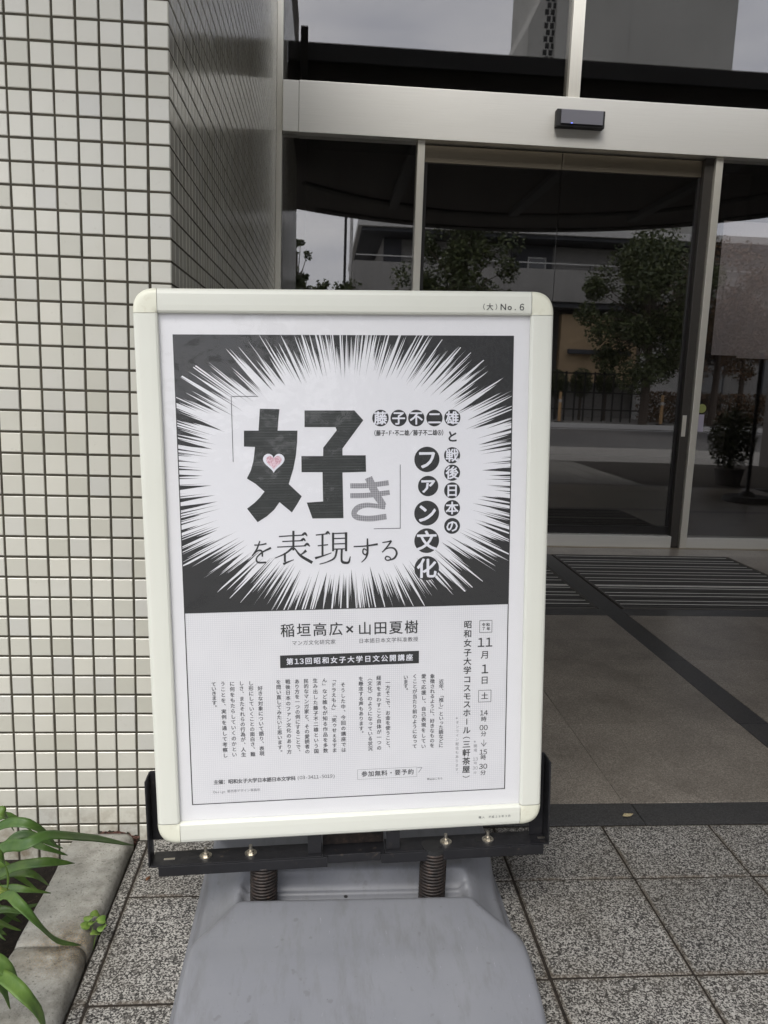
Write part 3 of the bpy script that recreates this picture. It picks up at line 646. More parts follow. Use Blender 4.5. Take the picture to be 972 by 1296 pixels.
for r_ in (4.55, 3.5):
    pts = [(cxc+r_*math.cos(PI+PI*i/60), cyc+r_*math.sin(PI+PI*i/60), CH-.015) for i in range(61)]
    MB().tube([p for p in pts if p[0] > CX+.06], .04, 6).build('soffit_ring', M['canopytop'], can)
for ax_ in (.9, 2.6, 4.3):
    box('soffit_rib', M['canopytop'], can, (ax_-.06, ax_+.06, .3, CYR-.1, CH-.07, CH-.002))

# ------------------------------------------------------------------ ACROSS THE STREET (seen mirrored in the glass); mirror plane y = 5.77
def YR(yv): return 11.54 - yv
apt = empty('apartment_building', (10, YR(32), 0), 'grey building with long balconies and a flat roof across the street, mirrored in the glass', 'building')
y0 = YR(30)
box('wall', M['render'], apt, (2.2, 30, y0-12, y0-1.5, 0.05, 6.7))
box('roof_slab', M['whiteband'], apt, (1.15, 30.5, y0-12.3, y0+.1, 6.85, 7.12), bevel=.02)
box('soffit', M['darkrender'], apt, (1.3, 30.3, y0-12.2, y0-.1, 6.72, 6.848))
box('balcony_front', M['render'], apt, (1.0, 30.2, y0-.12, y0, 4.45, 5.62), bevel=.01)
box('balcony_side', M['render'], apt, (1.0, 1.12, y0-1.5, y0-.122, 4.45, 5.62))
box('balcony_slab', M['darkrender'], apt, (1.02, 30.1, y0-1.6, y0-.13, 4.25, 4.60))
MB().box(1.1, 30, y0-.08, y0-.04, 5.82, 5.86).build('handrail', M['whiteband'], apt)
hb = MB().box(-.015, .015, -.015, .015, 0, .20).mesh('handrail_post')
for i in range(10): link('handrail_post', hb, M['rubber'], apt, (1.12+i*2.96, y0-.06, 5.62))
MB().cyl((.92, y0-.3, 0.06), .06, .06, 7.2, 10).build('downpipe', M['whiteband'], apt)
MB().cyl((.70, y0-.3, 0.06), .05, .05, 7.6, 10).build('downpipe', M['rubber'], apt)
box('dark_bay', M['darkrender'], apt, (2.22, 2.9, y0-1.49, y0-1.40, 4.7, 6.70))
box('dark_bay', M['darkrender'], apt, (7.25, 8.9, y0-1.49, y0-1.40, 4.7, 6.70))
for x, mt in ((7.9, 0), (13.6, 1), (17.0, 1), (20.5, 1)):
    f = box('window', M['whiteband'], apt, (x, x+.75, y0-1.40, y0-1.34, 4.95, 6.25), bevel=.01); box('pane', M['plainglass'], f, (x+.06, x+.69, y0-1.345, y0-1.33, 5.01, 6.19))
for x, wd in ((3.2, 2.0), (6.0, 1.6), (14.2, 2.2), (18, 2.2)):
    f = box('window', M['darkrender'], apt, (x, x+wd, y0-1.49, y0-1.44, .5, 2.9)); box('pane', M['plainglass'], f, (x+.08, x+wd-.08, y0-1.445, y0-1.42, .6, 2.8))
box('beige_front', M['beige'], apt, (9.2, 12.3, y0-1.0, y0-.6, 1.45, 4.05), bevel=.02)
box('shade', M['darkrender'], apt, (9.5, 12.0, y0-.6, y0-.35, 2.55, 2.72), bevel=.01)
box('pillar', M['render'], apt, (8.1, 8.8, y0-1.0, y0-.4, .06, 4.24)); box('white_bay', M['whiteband'], apt, (12.5, 14.6, y0-1.2, y0-.7, .06, 2.9))
fen = empty('street_fence', (9.5, YR(27), .06), 'dark metal railing along the far pavement, mirrored in the door glass', 'fence')
yf = YR(27.6)
for z in (.45, 1.05, 1.72): box('rail', M['rubber'], fen, (6.5, 11.4, yf, yf+.04, z, z+.05))
pm = MB().box(-.025, .025, 0, .05, 0, 1.75).mesh('post')
for i in range(15): link('post', pm, M['rubber'], fen, (6.5+i*.35, yf-.005, .06))
hd = []
for x, lb in ((7.75, 'left of the two pale traffic posts by the far kerb'), (11.2, 'orange traffic post by the far kerb, right of the railing')):
    r = empty('traffic_post', (x, YR(25.3), .06), lb, 'post', 'traffic posts by the far kerb')
    MB().cyl((x, YR(25.3), .06), .18, .15, .07, 16).build('base', M['rubber'], r); MB().cyl((x, YR(25.3), .13), .055, .045, .95, 12).build('post_tube', M['orange'], r)
    MB().cyl((x, YR(25.3), .75), .058, .056, .10, 12).build('band', M['whiteband'], r)
tw = empty('concrete_tower', (14, YR(42), 0), 'tall plain concrete building with a perforated strip, mirrored in the upper glass', 'building')
ty = YR(40); s4 = 40/30
tx0, tx1 = 8.0*s4+.1, 14.75*s4
box('tower_block', M['fairface'], tw, (tx0, tx1, ty-10, ty, 0, 34))
MB().prism([(7.12*s4, 0), (tx0-.003, 0), (tx0-.003, 22), (8.0*s4, 21), (7.12*s4, 18.35)], ty-8, ty-.3).build('stair_wing', M['fairface'], tw)
jl = MB()
for z in range(5, 34, 5): jl.box(tx0+.05, tx1-.05, ty, ty+.012, z+.9, z+.92)
for x in (tx0+3.6,): jl.box(x, x+.02, ty+.0001, ty+.013, 0, 34)
jl.build('panel_joints', M['render'], tw, kind='stuff')
hm = MB().box(-.09, .09, 0, .02, -.12, .12).mesh('vent_hole')
for i in range(26):
    for k in range(2): link('vent_hole', hm, M['rubber'], tw, (7.12*s4+.85+k*.28+(.1 if i % 2 else 0), ty-.30, 13.6+i*.30))
low = empty('low_wing_building', (-14, YR(40), 0), 'low pale building at the far left of the street', 'building')
box('wall', M['render'], low, (-40, -9, YR(48), YR(38), .05, 5.5)); box('roof_slab', M['whiteband'], low, (-40.3, -8.7, YR(48.3), YR(37.7), 5.502, 5.8))
for i in range(6):
    f = box('window', M['whiteband'], low, (-38+i*5, -36+i*5, YR(38)-.02, YR(38)+.04, 2.6, 4.2)); box('pane', M['plainglass'], f, (-37.9+i*5, -36.1+i*5, YR(38)+.03, YR(38)+.05, 2.7, 4.1))

def tree(x, y, base, cz, rx, rz, nl, mt, label, seed, lw=.11, cat='tree'):
    r_ = random.Random(seed); t_ = empty('street_tree', (x, y, base), label, cat, 'street trees mirrored in the glass')
    tb = MB(); top = Vector((x, y, cz+rz*.5)); lw *= 1.25
    tb.tube([(x, y, base), (x+.05, y, base+(cz-base)*.5), (x-.03, y+.03, cz), tuple(top)], [.04+rx*.045, .03+rx*.035, .05, .015], 8)
    cl_ = []
    for i in range(44):
        while True:
            q = Vector((r_.uniform(-1, 1), r_.uniform(-1, 1), r_.uniform(-1, 1)))
            if .25 < q.length < 1: break
        c_ = Vector((x+q.x*rx*.92, y+q.y*rx*.92, cz+q.z*rz*.92)); cl_.append((c_, r_.uniform(.13, .34)*rx))
        tb.tube([(x, y, cz-rz*.6+r_.random()*rz*.6), tuple((c_+Vector((x, y, cz-rz*.2)))/2), tuple(c_)], [.035, .02, .008], 5)
    tb.build('trunk', M['bark'], t_)
    lv = MB()
    for i in range(nl):
        c_, cr = cl_[r_.randrange(len(cl_))]
        d = Vector((r_.gauss(0, 1), r_.gauss(0, 1), r_.gauss(0, 1))).normalized()*cr*r_.random()**.45
        p = c_+d; a = Vector((r_.gauss(0, 1), r_.gauss(0, 1), r_.gauss(0, .6))).normalized(); b = a.cross(Vector((r_.gauss(0, 1), r_.gauss(0, 1), r_.gauss(0, 1)))).normalized()
        s_ = lw*r_.uniform(.6, 1.2)
        lv.add([p-a*s_*.5, p+b*s_*.28, p+a*s_*.5, p-b*s_*.28], [(0, 1, 2, 3)])
    me = bpy.data.meshes.new('crown'); me.from_pydata(lv.v, [], lv.f)
    link('crown', me, M[mt], t_); return t_
tree(3.95, YR(23), .06, 4.25, 2.0, 2.1, 12000, 'foliage', 'broad dark green street tree in front of the balconies', 11)
tree(10.45, YR(25), .06, 3.85, 2.45, 2.7, 22000, 'foliage', 'bushy dark tree mirrored in the right hand door leaf', 12)
tree(13.5, YR(26.5), .06, 3.9, 2.1, 2.5, 11000, 'autumn', 'reddish brown tree mirrored in the right hand pane', 13)
tree(15.8, YR(29), .06, 3.6, 1.6, 2.0, 4500, 'autumn', 'thin reddish tree at the right end of the street', 17)
tree(-.95, YR(27), .06, 4.5, .62, 1.5, 2200, 'foliage', 'narrow upright tree against the sky in the left pane', 14)
tree(.35, YR(24), .06, 3.2, .9, 1.15, 2600, 'foliage', 'small tree just showing above the poster stand in the left pane', 15)
hg = empty('clipped_hedge', (12.6, YR(28.2), .06), 'dark clipped hedge behind the far railing', 'hedge')
lv = MB(); r_ = random.Random(5)
for i in range(5000):
    p = Vector((r_.uniform(11.6, 17), YR(28.2)+r_.uniform(-.4, .4), .1+r_.uniform(0, 1.1))); a = Vector((r_.gauss(0, 1), r_.gauss(0, 1), r_.gauss(0, 1))).normalized(); b = a.cross(Vector((.3, .5, .8))).normalized()
    lv.add([p-a*.06, p+b*.04, p+a*.06, p-b*.04], [(0, 1, 2, 3)])
me = bpy.data.meshes.new('foliage'); me.from_pydata(lv.v, [], lv.f); link('foliage', me, M['autumn'], hg)
# potted shrub just outside the frame, visible as a reflection in the right pane
SX, SY = 5.38, 1.62
ps = empty('potted_shrub', (SX, SY, -.0), 'potted shrub standing by the entrance, mirrored low in the right pane', 'plant')
MB().cyl((SX, SY, 0), .15, .19, .22, 24).build('pot', M['interior'], ps, bevel=.008)
lv = MB()
for i in range(3000):
    q = Vector((r_.gauss(0, 1), r_.gauss(0, 1), r_.gauss(0, 1))).normalized()*r_.random()**.4
    p = Vector((SX+q.x*.30, SY+q.y*.30, .60+q.z*.42)); a = Vector((r_.gauss(0, 1), r_.gauss(0, 1), r_.gauss(0, 1))).normalized(); b = a.cross(Vector((.3, .5, .8))).normalized()
    lv.add([p-a*.028, p+b*.014, p+a*.028, p-b*.014], [(0, 1, 2, 3)])
me = bpy.data.meshes.new('foliage'); me.from_pydata(lv.v, [], lv.f); link('foliage', me, M['foliage'], ps)
MB().tube([(SX, SY, .2), (SX+.01, SY+.01, .6)], .02, 8).build('stem', M['bark'], ps)
for i, (x, lb) in enumerate(((8.6, 'round dark shrub behind the railing, left of three'), (9.5, 'round dark shrub behind the railing, middle of three'), (10.45, 'round dark shrub behind the railing, right of three'))):
    r = empty('round_shrub', (x, YR(28.6), .06), lb, 'shrub', 'round shrubs behind the railing'); lv = MB()
    for k in range(1500):
        q = Vector((r_.gauss(0, 1), r_.gauss(0, 1), r_.gauss(0, 1))).normalized()*r_.random()**.35
        p = Vector((x+q.x*.42, YR(28.6)+q.y*.42, 1.35+i*.08+q.z*.55)); a = Vector((r_.gauss(0, 1), r_.gauss(0, 1), r_.gauss(0, 1))).normalized(); b = a.cross(Vector((.3, .5, .8))).normalized()
        lv.add([p-a*.05, p+b*.03, p+a*.05, p-b*.03], [(0, 1, 2, 3)])
    me = bpy.data.meshes.new('foliage'); me.from_pydata(lv.v, [], lv.f); link('foliage', me, M['foliage'], r)
    MB().tube([(x, YR(28.6), .06), (x, YR(28.6), 1.3)], .05, 8).build('stem', M['bark'], r)

# ------------------------------------------------------------------ POSTER STAND
TL = Vector((-.35221, 1.49813, 1.34564))
PA = Vector((.99921, .02054, .03407)).normalized()                # to the right along the board
PD = Vector((.0345, -.0223, -.99916)); PD = (PD - PA*PA.dot(PD)).normalized()   # down the board
PN = PA.cross(-PD).normalized()                                    # into the board
if PN.y < 0: PN = -PN
PM = Matrix((PA, PN, -PD)).transposed().to_4x4(); PM.translation = TL
W_, H_ = .790, 1.0921
root = empty('poster_stand', (.085, 1.48, 0), 'ivory framed board with a black and white Japanese poster on a grey plastic water base', 'poster stand')
RM = Matrix.Translation(Vector((.085, 1.48, 0))).inverted()
def panel(mb_or_me, name, mat, parent=None, bevel=0, seg=2, smooth=False, label=None):
    me = mb_or_me.mesh(name, bevel, seg, smooth) if isinstance(mb_or_me, MB) else mb_or_me
    o = bpy.data.objects.new(name, me); C.objects.link(o)
    if mat is not None and not me.materials: me.materials.append(M[mat])
    if parent is None: o.parent = root; o.matrix_local = RM @ PM
    else: o.parent = parent
    if label: o['label'] = label
    return o
FW = .0445; FD = .034
prof = [(0, FD), (0, .0085), (.0012, .0048), (.0045, .0016), (.010, .0002), (.016, 0), (.030, .0), (.040, .0006), (.0432, .0026), (FW, .0055), (FW, .0105), (FW-.004, .0105), (FW-.004, FD)]
def rail(p0, p1, nrm):           # extrude the profile; w runs from the outer edge inward along nrm
    mb = MB(); p0, p1, nrm = Vector(p0), Vector(p1), Vector(nrm); n = len(prof)
    for p in (p0, p1): pass
    vs = [(p.x+nrm.x*w_, d, p.z+nrm.z*w_) for p in (p0, p1) for w_, d in prof]
    mb.add(vs, [(i, (i+1) % n, n+(i+1) % n, n+i) for i in range(n)]+[tuple(range(n)), tuple(range(2*n-1, n-1, -1))]); return mb
G_ = .0007; CR = FW
rt_ = panel(rail((CR+G_, 0, 0), (W_-CR-G_, 0, 0), (0, 0, -1)), 'top_rail', 'ivory')
rb_ = panel(rail((CR+G_, 0, -H_), (W_-CR-G_, 0, -H_), (0, 0, 1)), 'bottom_rail', 'ivory')
panel(rail((0, 0, -CR-G_), (0, 0, -H_+CR+G_), (1, 0, 0)), 'side_rail', 'ivory')
panel(rail((W_, 0, -CR-G_), (W_, 0, -H_+CR+G_), (-1, 0, 0)), 'side_rail', 'ivory')
for cx_, cz_, a0 in ((CR, -CR, PI/2), (W_-CR, -CR, 0), (W_-CR, -H_+CR, -PI/2), (CR, -H_+CR, PI)):
    mb = MB(); n = len(prof); K = 12; vs = []
    for k in range(K+1):
        a = a0+PI/2*k/K
        # rounded square outline rather than a pure quarter circle
        c_, s_ = math.cos(a), math.sin(a); sup = (abs(c_)**2.5+abs(s_)**2.5)**(-1/2.5)
        for w_, d in prof: r = (CR-w_)*(1+(sup-1)*(1-w_/CR)); vs.append((cx_+r*c_, d-.0006, cz_+r*s_))
    fs = [(k*n+i, k*n+(i+1) % n, (k+1)*n+(i+1) % n, (k+1)*n+i) for k in range(K) for i in range(n)]
    mb.add(vs, fs)
    me = mb.mesh('corner_cap', 0, 2, True)
    me.polygons.foreach_set('use_smooth', [True]*len(me.polygons))
    panel(me, 'corner_cap', 'corner')
panel(MB().box(.020, W_-.020, .0185, .030, -H_+.020, -.020), 'back_board', 'ivory')
pap = panel(MB().box(.026, W_-.026, .0135, .0140, -H_+.026, -.026), 'poster', 'paper')
me = bpy.data.meshes.new('cover_sheet'); me.from_pydata([(.030, .0112, -.030), (W_-.030, .0112, -.030), (W_-.030, .0112, -H_+.030), (.030, .0112, -H_+.030)], [], [(0, 1, 2, 3)])
cov = panel(me, 'cover_sheet', 'cover')
# measured positions: a photograph pixel on the board -> board coordinates (u right, v down), metres
def uv(px, py):
    r = rt*((px-486)/FPX) - up*((py-648)/FPX) + fwd
    k = (TL - Vector((0, 0, CAMZ))).dot(PN)/r.dot(PN); q = Vector((0, 0, CAMZ)) + r*k - TL
    return q.dot(PA), q.dot(PD)
PU0, PU1, PV0, PV1, BV = .0688, .7148, .0822, 1.0152, .6150
LAY = [.0133]
def sheet(poly, name, mat, y, parent=None):          # flat print: polygon(s) in (u, v)
    mb = MB()
    for p in (poly if isinstance(poly[0][0], (tuple, list)) else [poly]):
        mb.add([(u, y, -v) for u, v in p], [tuple(range(len(p)))])
    me = bpy.data.meshes.new(name); me.from_pydata(mb.v, [], mb.f)
    return panel(me, name, mat, parent or pap)
def rect(u0, v0, u1, v1): return [(u0, v0), (u1, v0), (u1, v1), (u0, v1)]
Y1, Y2, Y3, Y4 = .0132, .0129, .0126, .0123
M['burst'] = burst(.3905, -.349, .262, .186)
sheet(rect(PU0+.002, BV, PU1-.002, PV1-.002), 'lower_print_area', 'gridpaper', Y1)
sheet(rect(PU0, PV0, PU1, BV), 'speed_line_panel', 'burst', Y1)
b_ = .0016
sheet([rect(PU0-.0002, PV0, PU0+b_, PV1), rect(PU1-b_, PV0, PU1+.0002, PV1), rect(PU0+b_, PV1-b_, PU1-b_, PV1), rect(PU0+b_, BV-.001, PU1-b_, BV+.0006)], 'border_line', 'ink', Y2)

# glyphs from the font built into Blender
_gc = {}
def glyph(ch, off):
    if (ch, off) in _gc: return _gc[(ch, off)]
    cu = bpy.data.curves.new('g', 'FONT'); cu.body = ch; cu.size = 1; cu.offset = off; cu.resolution_u = 2
    o = bpy.data.objects.new('g', cu); C.objects.link(o)
    me = o.evaluated_get(bpy.context.evaluated_depsgraph_get()).to_mesh()
    g_ = ([(v.co.x, v.co.y) for v in me.vertices], [tuple(p.vertices) for p in me.polygons])
    bpy.data.objects.remove(o); bpy.data.curves.remove(cu); _gc[(ch, off)] = g_; return g_
class Text:
    def __init__(s, y=Y2): s.v, s.f, s.y = [], [], y
    def put(s, ch, u, v, size, off=0.0, sx=1.0, rot=0, dx=0, dy=0, half=False):
        if ch in ' \u3000': return
        if ch in '0123456789': ch, half = chr(ord(ch)+0xFEE0), False
        vs, fs = glyph(ch, 0.0)
        if half:
            xs_ = [q[0] for q in vs]; cx_ = (min(xs_)+max(xs_))/2; cy_ = .345
        else: cx_, cy_ = .5, .375
        # bold: the outline stepped round a small circle, each step a few micrometres behind the last
        nb = 0 if off < .004 else 6
        for q in range(nb+1):
            ox, oy = (0, 0) if q == 0 else (off*math.cos(2*PI*q/nb), off*math.sin(2*PI*q/nb))
            k = len(s.v)
            for x, y in vs:
                x, y = (x-cx_)*sx, y-cy_
                if rot == 90: x, y = y, -x
                s.v.append((u+(x+dx+ox)*size, s.y+q*.00001, -(v-(y+dy+oy)*size)))
            s.f += [tuple(i+k for i in f) for f in fs]
    def line(s, chars, p0, p1, size, off=0.0, sx=1.0, half=False):
        (u0, v0), (u1, v1) = uv(*p0), uv(*p1); n = len(chars)
        vert = abs(v1-v0) > abs(u1-u0)
        if vert: um = (u0+u1)/2
        for i, ch in enumerate(chars):
            t_ = i/(n-1) if n > 1 else 0
            u, v = u0+(u1-u0)*t_, v0+(v1-v0)*t_
            if vert: u = um
            else: v = (v0+v1)/2
            if vert and ch in '、。': s.put(ch, u, v, size, off, dx=.58, dy=.55)
            elif vert and ch in 'ー「」（）〈〉()〜': s.put(ch, u, v, size, off, rot=90)
            elif vert and ch in 'ァィッゥっょェ': s.put(ch, u, v, size, off, dx=.08, dy=.1)
            else: s.put(ch, u, v, size, off, sx, half=half or ch in '0123456789-()')
    def done(s, name, mat, parent=None):
        me = bpy.data.meshes.new(name); me.from_pydata(s.v, [], s.f); return panel(me, name, mat, parent or pap)
def c1(x, y): return 160+x/3.24, 350+y/3.24
def c2(x, y): return 420+x/3.24, 350+y/3.24
def c3(x, y): return 230+x/3.888, 770+y/3.888
def c4(x, y): return 450+x/3.888, 770+y/3.888
def cg(x, y): return 290+x/4.226, 490+y/4.226
PXM = .79/520                                          # metres per photo pixel on the board
# --- headline
def poly_uv(pts, f): return [uv(*f(*p)) for p in pts]
hl = [poly_uv([(162, 116), (268, 118), (262, 176), (258, 234), (365, 234), (363, 300), (356, 372), (343, 440), (318, 522), (388, 588), (362, 633), (335, 675), (268, 620), (240, 660), (200, 696), (150, 728), (93, 655), (135, 622), (162, 595), (187, 563), (140, 522), (92, 492), (113, 450), (127, 400), (136, 322), (76, 320), (76, 234), (155, 234)], cg),
      poly_uv([(403, 125), (672, 125), (720, 178), (608, 330), (608, 367), (733, 367), (735, 456), (608, 460), (613, 706), (446, 708), (415, 622), (503, 616), (500, 458), (387, 458), (386, 371), (503, 371), (504, 326), (577, 232), (570, 215), (403, 215)], cg)]
sheet(hl, 'headline_character', 'headink', Y2)
def heart(cx_, cy_, k):
    out = []
    for i in range(40):
        a = 2*PI*i/40; out.append((cx_+k*16*math.sin(a)**3/16, cy_-k*(13*math.cos(a)-5*math.cos(2*a)-2*math.cos(3*a)-math.cos(4*a))/16))
    return poly_uv(out, cg)
sheet(heart(237, 402, 58), 'heart_outline', 'white_print', Y3)
sheet(heart(238, 402, 42), 'heart', 'pink', Y4)
def stroke(mb, pts, wds, f, y=Y2, n=10, k=1.0):      # brush stroke with a changing width
    P = bez([(p[0], p[1], 0) for p in pts], n*(len(pts)-1)) if len(pts) > 2 else [Vector((*pts[0], 0)).lerp(Vector((*pts[1], 0)), i/4) for i in range(5)]
    L_, R2 = [], []
    for i, p in enumerate(P):
        d = (P[min(i+1, len(P)-1)]-P[max(i-1, 0)]).normalized(); q = Vector((-d.y, d.x, 0)); t_ = i/(len(P)-1)*(len(wds)-1)
        a = int(min(t_, len(wds)-1.001)) if len(wds) > 1 else 0; wv = wds[a]+(wds[min(a+1, len(wds)-1)]-wds[a])*(t_-a)
        L_.append(p+q*wv/2*k); R2.append(p-q*wv/2*k)
    vs = [uv(*f(v.x, v.y)) for v in L_+R2]; m_ = len(L_)
    mb.add([(u, y, -v) for u, v in vs], [(i, i+1, m_+i+1, m_+i) for i in range(m_-1)])
def flush(mb, name, mat):
    # strokes of one glyph may cross: step them apart in depth so that none shares a plane
    me = bpy.data.meshes.new(name); me.from_pydata(mb.v, [], mb.f); return panel(me, name, mat, pap)
def strokes(name, mat, lst, f, k=1.0, y=Y2):
    mb = MB()
    for i, (pts, wds) in enumerate(lst): stroke(mb, pts, wds, f, y-.000012*i, k=k)
    return flush(mb, name, mat)
strokes('headline_kana', 'halftone', [([(650, 532), (740, 530), (857, 515)], [27, 27, 27]), ([(650, 585), (750, 582), (862, 567)], [27, 27, 27]),
    ([(748, 487), (785, 570), (830, 640)], [40, 44, 34]), ([(838, 648), (790, 640), (735, 636), (690, 650), (670, 680), (690, 702), (760, 708), (845, 697)], [22, 24, 26, 30, 30, 30, 30, 30])], cg)
ser = [
 ([(343, 774), (343, 880)], [9, 8]), ([(265, 805), (400, 797)], [4, 4]), ([(385, 799), (405, 789), (418, 803)], [2, 12, 2]), ([(283, 832), (395, 827)], [4, 4]), ([(380, 828), (397, 819), (408, 830)], [2, 11, 2]),
 ([(255, 862), (412, 855)], [4, 4]), ([(398, 857), (417, 846), (432, 858)], [2, 12, 2]), ([(338, 866), (300, 896), (243, 922)], [9, 6, 2]), ([(297, 893), (297, 942)], [8, 8]), ([(288, 954), (310, 944), (345, 930)], [10, 6, 2]),
 ([(348, 866), (382, 908), (445, 946)], [3, 10, 13]), ([(412, 880), (395, 895), (372, 908)], [12, 6, 2]),
 ([(464, 797), (528, 790)], [4, 4]), ([(515, 792), (528, 782), (540, 793)], [2, 11, 2]), ([(474, 855), (530, 849)], [4, 4]), ([(500, 795), (500, 908)], [8, 8]), ([(460, 922), (500, 910), (548, 893)], [10, 5, 2]),
 ([(557, 784), (557, 884)], [9, 8]), ([(557, 789), (625, 786)], [4, 4]), ([(627, 782), (627, 884)], [10, 9]), ([(557, 816), (625, 814)], [4, 4]), ([(557, 845), (625, 843)], [4, 4]), ([(557, 873), (625, 871)], [4, 4]),
 ([(578, 874), (566, 918), (530, 940), (484, 954)], [8, 7, 4, 2]), ([(604, 872), (603, 925), (610, 943), (640, 944), (650, 912)], [8, 8, 11, 9, 2]),
 ([(132, 851), (165, 850), (198, 843)], [4, 4, 6]), ([(162, 829), (146, 872), (120, 910)], [4, 6, 4]), ([(122, 908), (150, 882), (172, 884), (176, 914)], [3, 5, 7, 5]), ([(222, 866), (175, 890), (145, 920), (152, 944), (196, 944)], [8, 5, 5, 7, 6]),
 ([(668, 859), (730, 856), (798, 846)], [4, 5, 8]), ([(742, 815), (743, 860), (742, 895), (732, 922), (710, 944)], [5, 8, 8, 5, 2]), ([(741, 880), (722, 872), (718, 892), (732, 903), (743, 888)], [4, 5, 5, 5, 4]),
 ([(822, 837), (850, 833), (872, 828)], [3, 4, 6]), ([(872, 828), (850, 858), (822, 890)], [6, 5, 3]), ([(822, 888), (850, 868), (884, 868), (900, 893), (886, 922), (850, 934)], [3, 4, 6, 8, 7, 4]), ([(850, 934), (838, 924), (846, 912), (864, 918), (868, 932)], [4, 4, 4, 4, 4])]
strokes('headline_serif_line', 'ink', [(p_, [q+1.6 for q in w_]) for p_, w_ in ser], cg, k=1.15)
lm = []
def lineq(p, q, wd, f):
    (u0, v0), (u1, v1) = uv(*f(*p)), uv(*f(*q)); h = wd/2
    if abs(u1-u0) < abs(v1-v0): u = (u0+u1)/2; return rect(u-h, min(v0, v1), u+h, max(v0, v1))
    v = (v0+v1)/2; return rect(min(u0, u1), v-h, max(u0, u1), v+h)
lm += [lineq((430, 491), (432, 762), .0011, c1), lineq((430, 491), (538, 491), .0011, c1), lineq((283, 773), (284, 1037), .0011, c2), lineq((174, 1038), (284, 1037), .0011, c2)]
# --- discs with reversed characters
discs = [((202, 581), 34, '藤'), ((277, 581), 34, '子'), ((350, 581), 34, '不'), ((425, 581), 34, '二'), ((499, 580), 34, '雄'),
         ((498, 735), 34, '戦'), ((498, 807), 34, '後'), ((498, 880), 34, '日'), ((498, 953), 34, '本'), ((498, 1027), 34, 'の'),
         ((394, 752), 53, 'フ'), ((399, 862), 43, 'ァ'), ((393, 974), 53, 'ン'), ((393, 1088), 53, '文'), ((393, 1202), 53, '化')]
dp = []; dt = Text(Y3)
kx = PXM/3.24
for (x, y), r, ch in discs:
    u, v = uv(*c2(x, y)); rr = r*kx
    dp.append([(u+rr*math.cos(2*PI*i/40), v+rr*math.sin(2*PI*i/40)) for i in range(40)])
    dt.put(ch, u, v, rr*1.66*(1.12 if ch == 'ァ' else 1), .026, dx=(-.02 if ch == 'ァ' else 0), dy=(.12 if ch == 'ァ' else 0))
sheet(dp, 'title_disc', 'ink', Y2); dt.done('title_lettering', 'white_print')
T1 = Text(); u, v = uv(*c2(499, 657)); T1.put('と', u, v, 50*kx, .03)
sm = '（藤子・Ｆ・不二雄／藤子不二雄Ⓐ）'
(u0, v0), (u1, v1) = uv(*c2(172, 643)), uv(*c2(466, 641))
adv = [.55, 1, 1, .5, .8, .5, 1, 1, 1, .8, 1, 1, 1, 1, 1, .9, .55]; tot = sum(adv); acc = 0
for ch, a in zip(sm, adv):
    T1.put(ch, u0+(u1-u0)*(acc+a/2)/tot, (v0+v1)/2, 25*kx, .02, sx=.80, dx=(-.18 if ch == '（' else .18 if ch == '）' else 0)); acc += a
# --- names, bar, date and place
S = PXM/3.888
T1.line('稲垣高広', c3(520, 118), c3(760, 111), 74*S, .010); u, v = uv(*c3(828, 113)); T1.put('×', u, v, 84*S, .012, half=True)
T1.line('山田夏樹', c4(48, 107), c4(279, 101), 74*S, .010)
T1.done('title_and_names', 'ink')
(u0, v0), (u1, v1) = uv(*c3(482, 242)), uv(*c4(317, 279)); u2, v2 = uv(*c3(484, 306)); u3, v3 = uv(*c4(316, 219))
sheet(rect((u0+u2)/2, (v0+v3)/2, (u1+u3)/2, (v1+v2)/2), 'black_title_bar', 'ink', Y2)
T2 = Text(Y3)
txt = '第13回昭和女子大学日文公開講座'; adv = [1, .6, .6]+[1]*13; tot = sum(adv); acc = 0
(a0, b0), (a1, b1) = uv(*c3(510, 272)), uv(*c4(290, 250)); vm = ((v0+v3)/2+(v1+v2)/2)/2
for ch, a in zip(txt, adv):
    T2.put(ch, a0+(a1-a0)*(acc+a/2)/tot, vm, 37*S, .022, half=ch in '13'); acc += a
T2.done('bar_lettering', 'white_print')
T3 = Text()
T3.line('マンガ文化研究家', c3(554, 179), c3(746, 175), 27*S, 0); T3.line('日本語日本文学科准教授', c4(30, 170), c4(300, 160), 27*S, 0)
col = '昭和女子大学コスモスホール（三軒茶屋）'
ys = [88, 134, 180, 227, 271, 315, 360, 403, 444, 484, 526, 570, 612, 650, 682, 724, 766, 806, 842]
ua = uv(*c4(560, 88))[0]; ub = uv(*c4(549, 842))[0]
T4 = Text()
for ch, y in zip(col, ys):
    x = 560+(549-560)*(y-88)/754; u, v = uv(*c4(x, y)); u = (ua+ub)/2
    if ch == '（': T4.put(ch, u, v, 40*S, .012, rot=90, dy=.3300)
    elif ch == '）': T4.put(ch, u, v, 40*S, .012, rot=90, dy=-.33)
    elif ch == 'ー': T4.put(ch, u, v, 40*S, .014, rot=90)
    else: T4.put(ch, u, v, 44*S, .018)
def put4(T, s, x, y, size, off=0.0, sp=.56, f=c4):     # a short horizontal group centred on (x, y)
    u, v = uv(*f(x, y)); n = len(s)
    for i, ch in enumerate(s): T.put(ch, u+(i-(n-1)/2)*size*sp, v, size, off, half=ch.isdigit() and ch.isascii())
put4(T4, '11', 644, 176, 64*S, .012, .66); put4(T4, '月', 644, 238, 46*S, .010); put4(T4, '1', 643, 308, 64*S, .012); put4(T4, '日', 642, 364, 46*S, .010); put4(T4, '土', 642, 442, 40*S, .016)
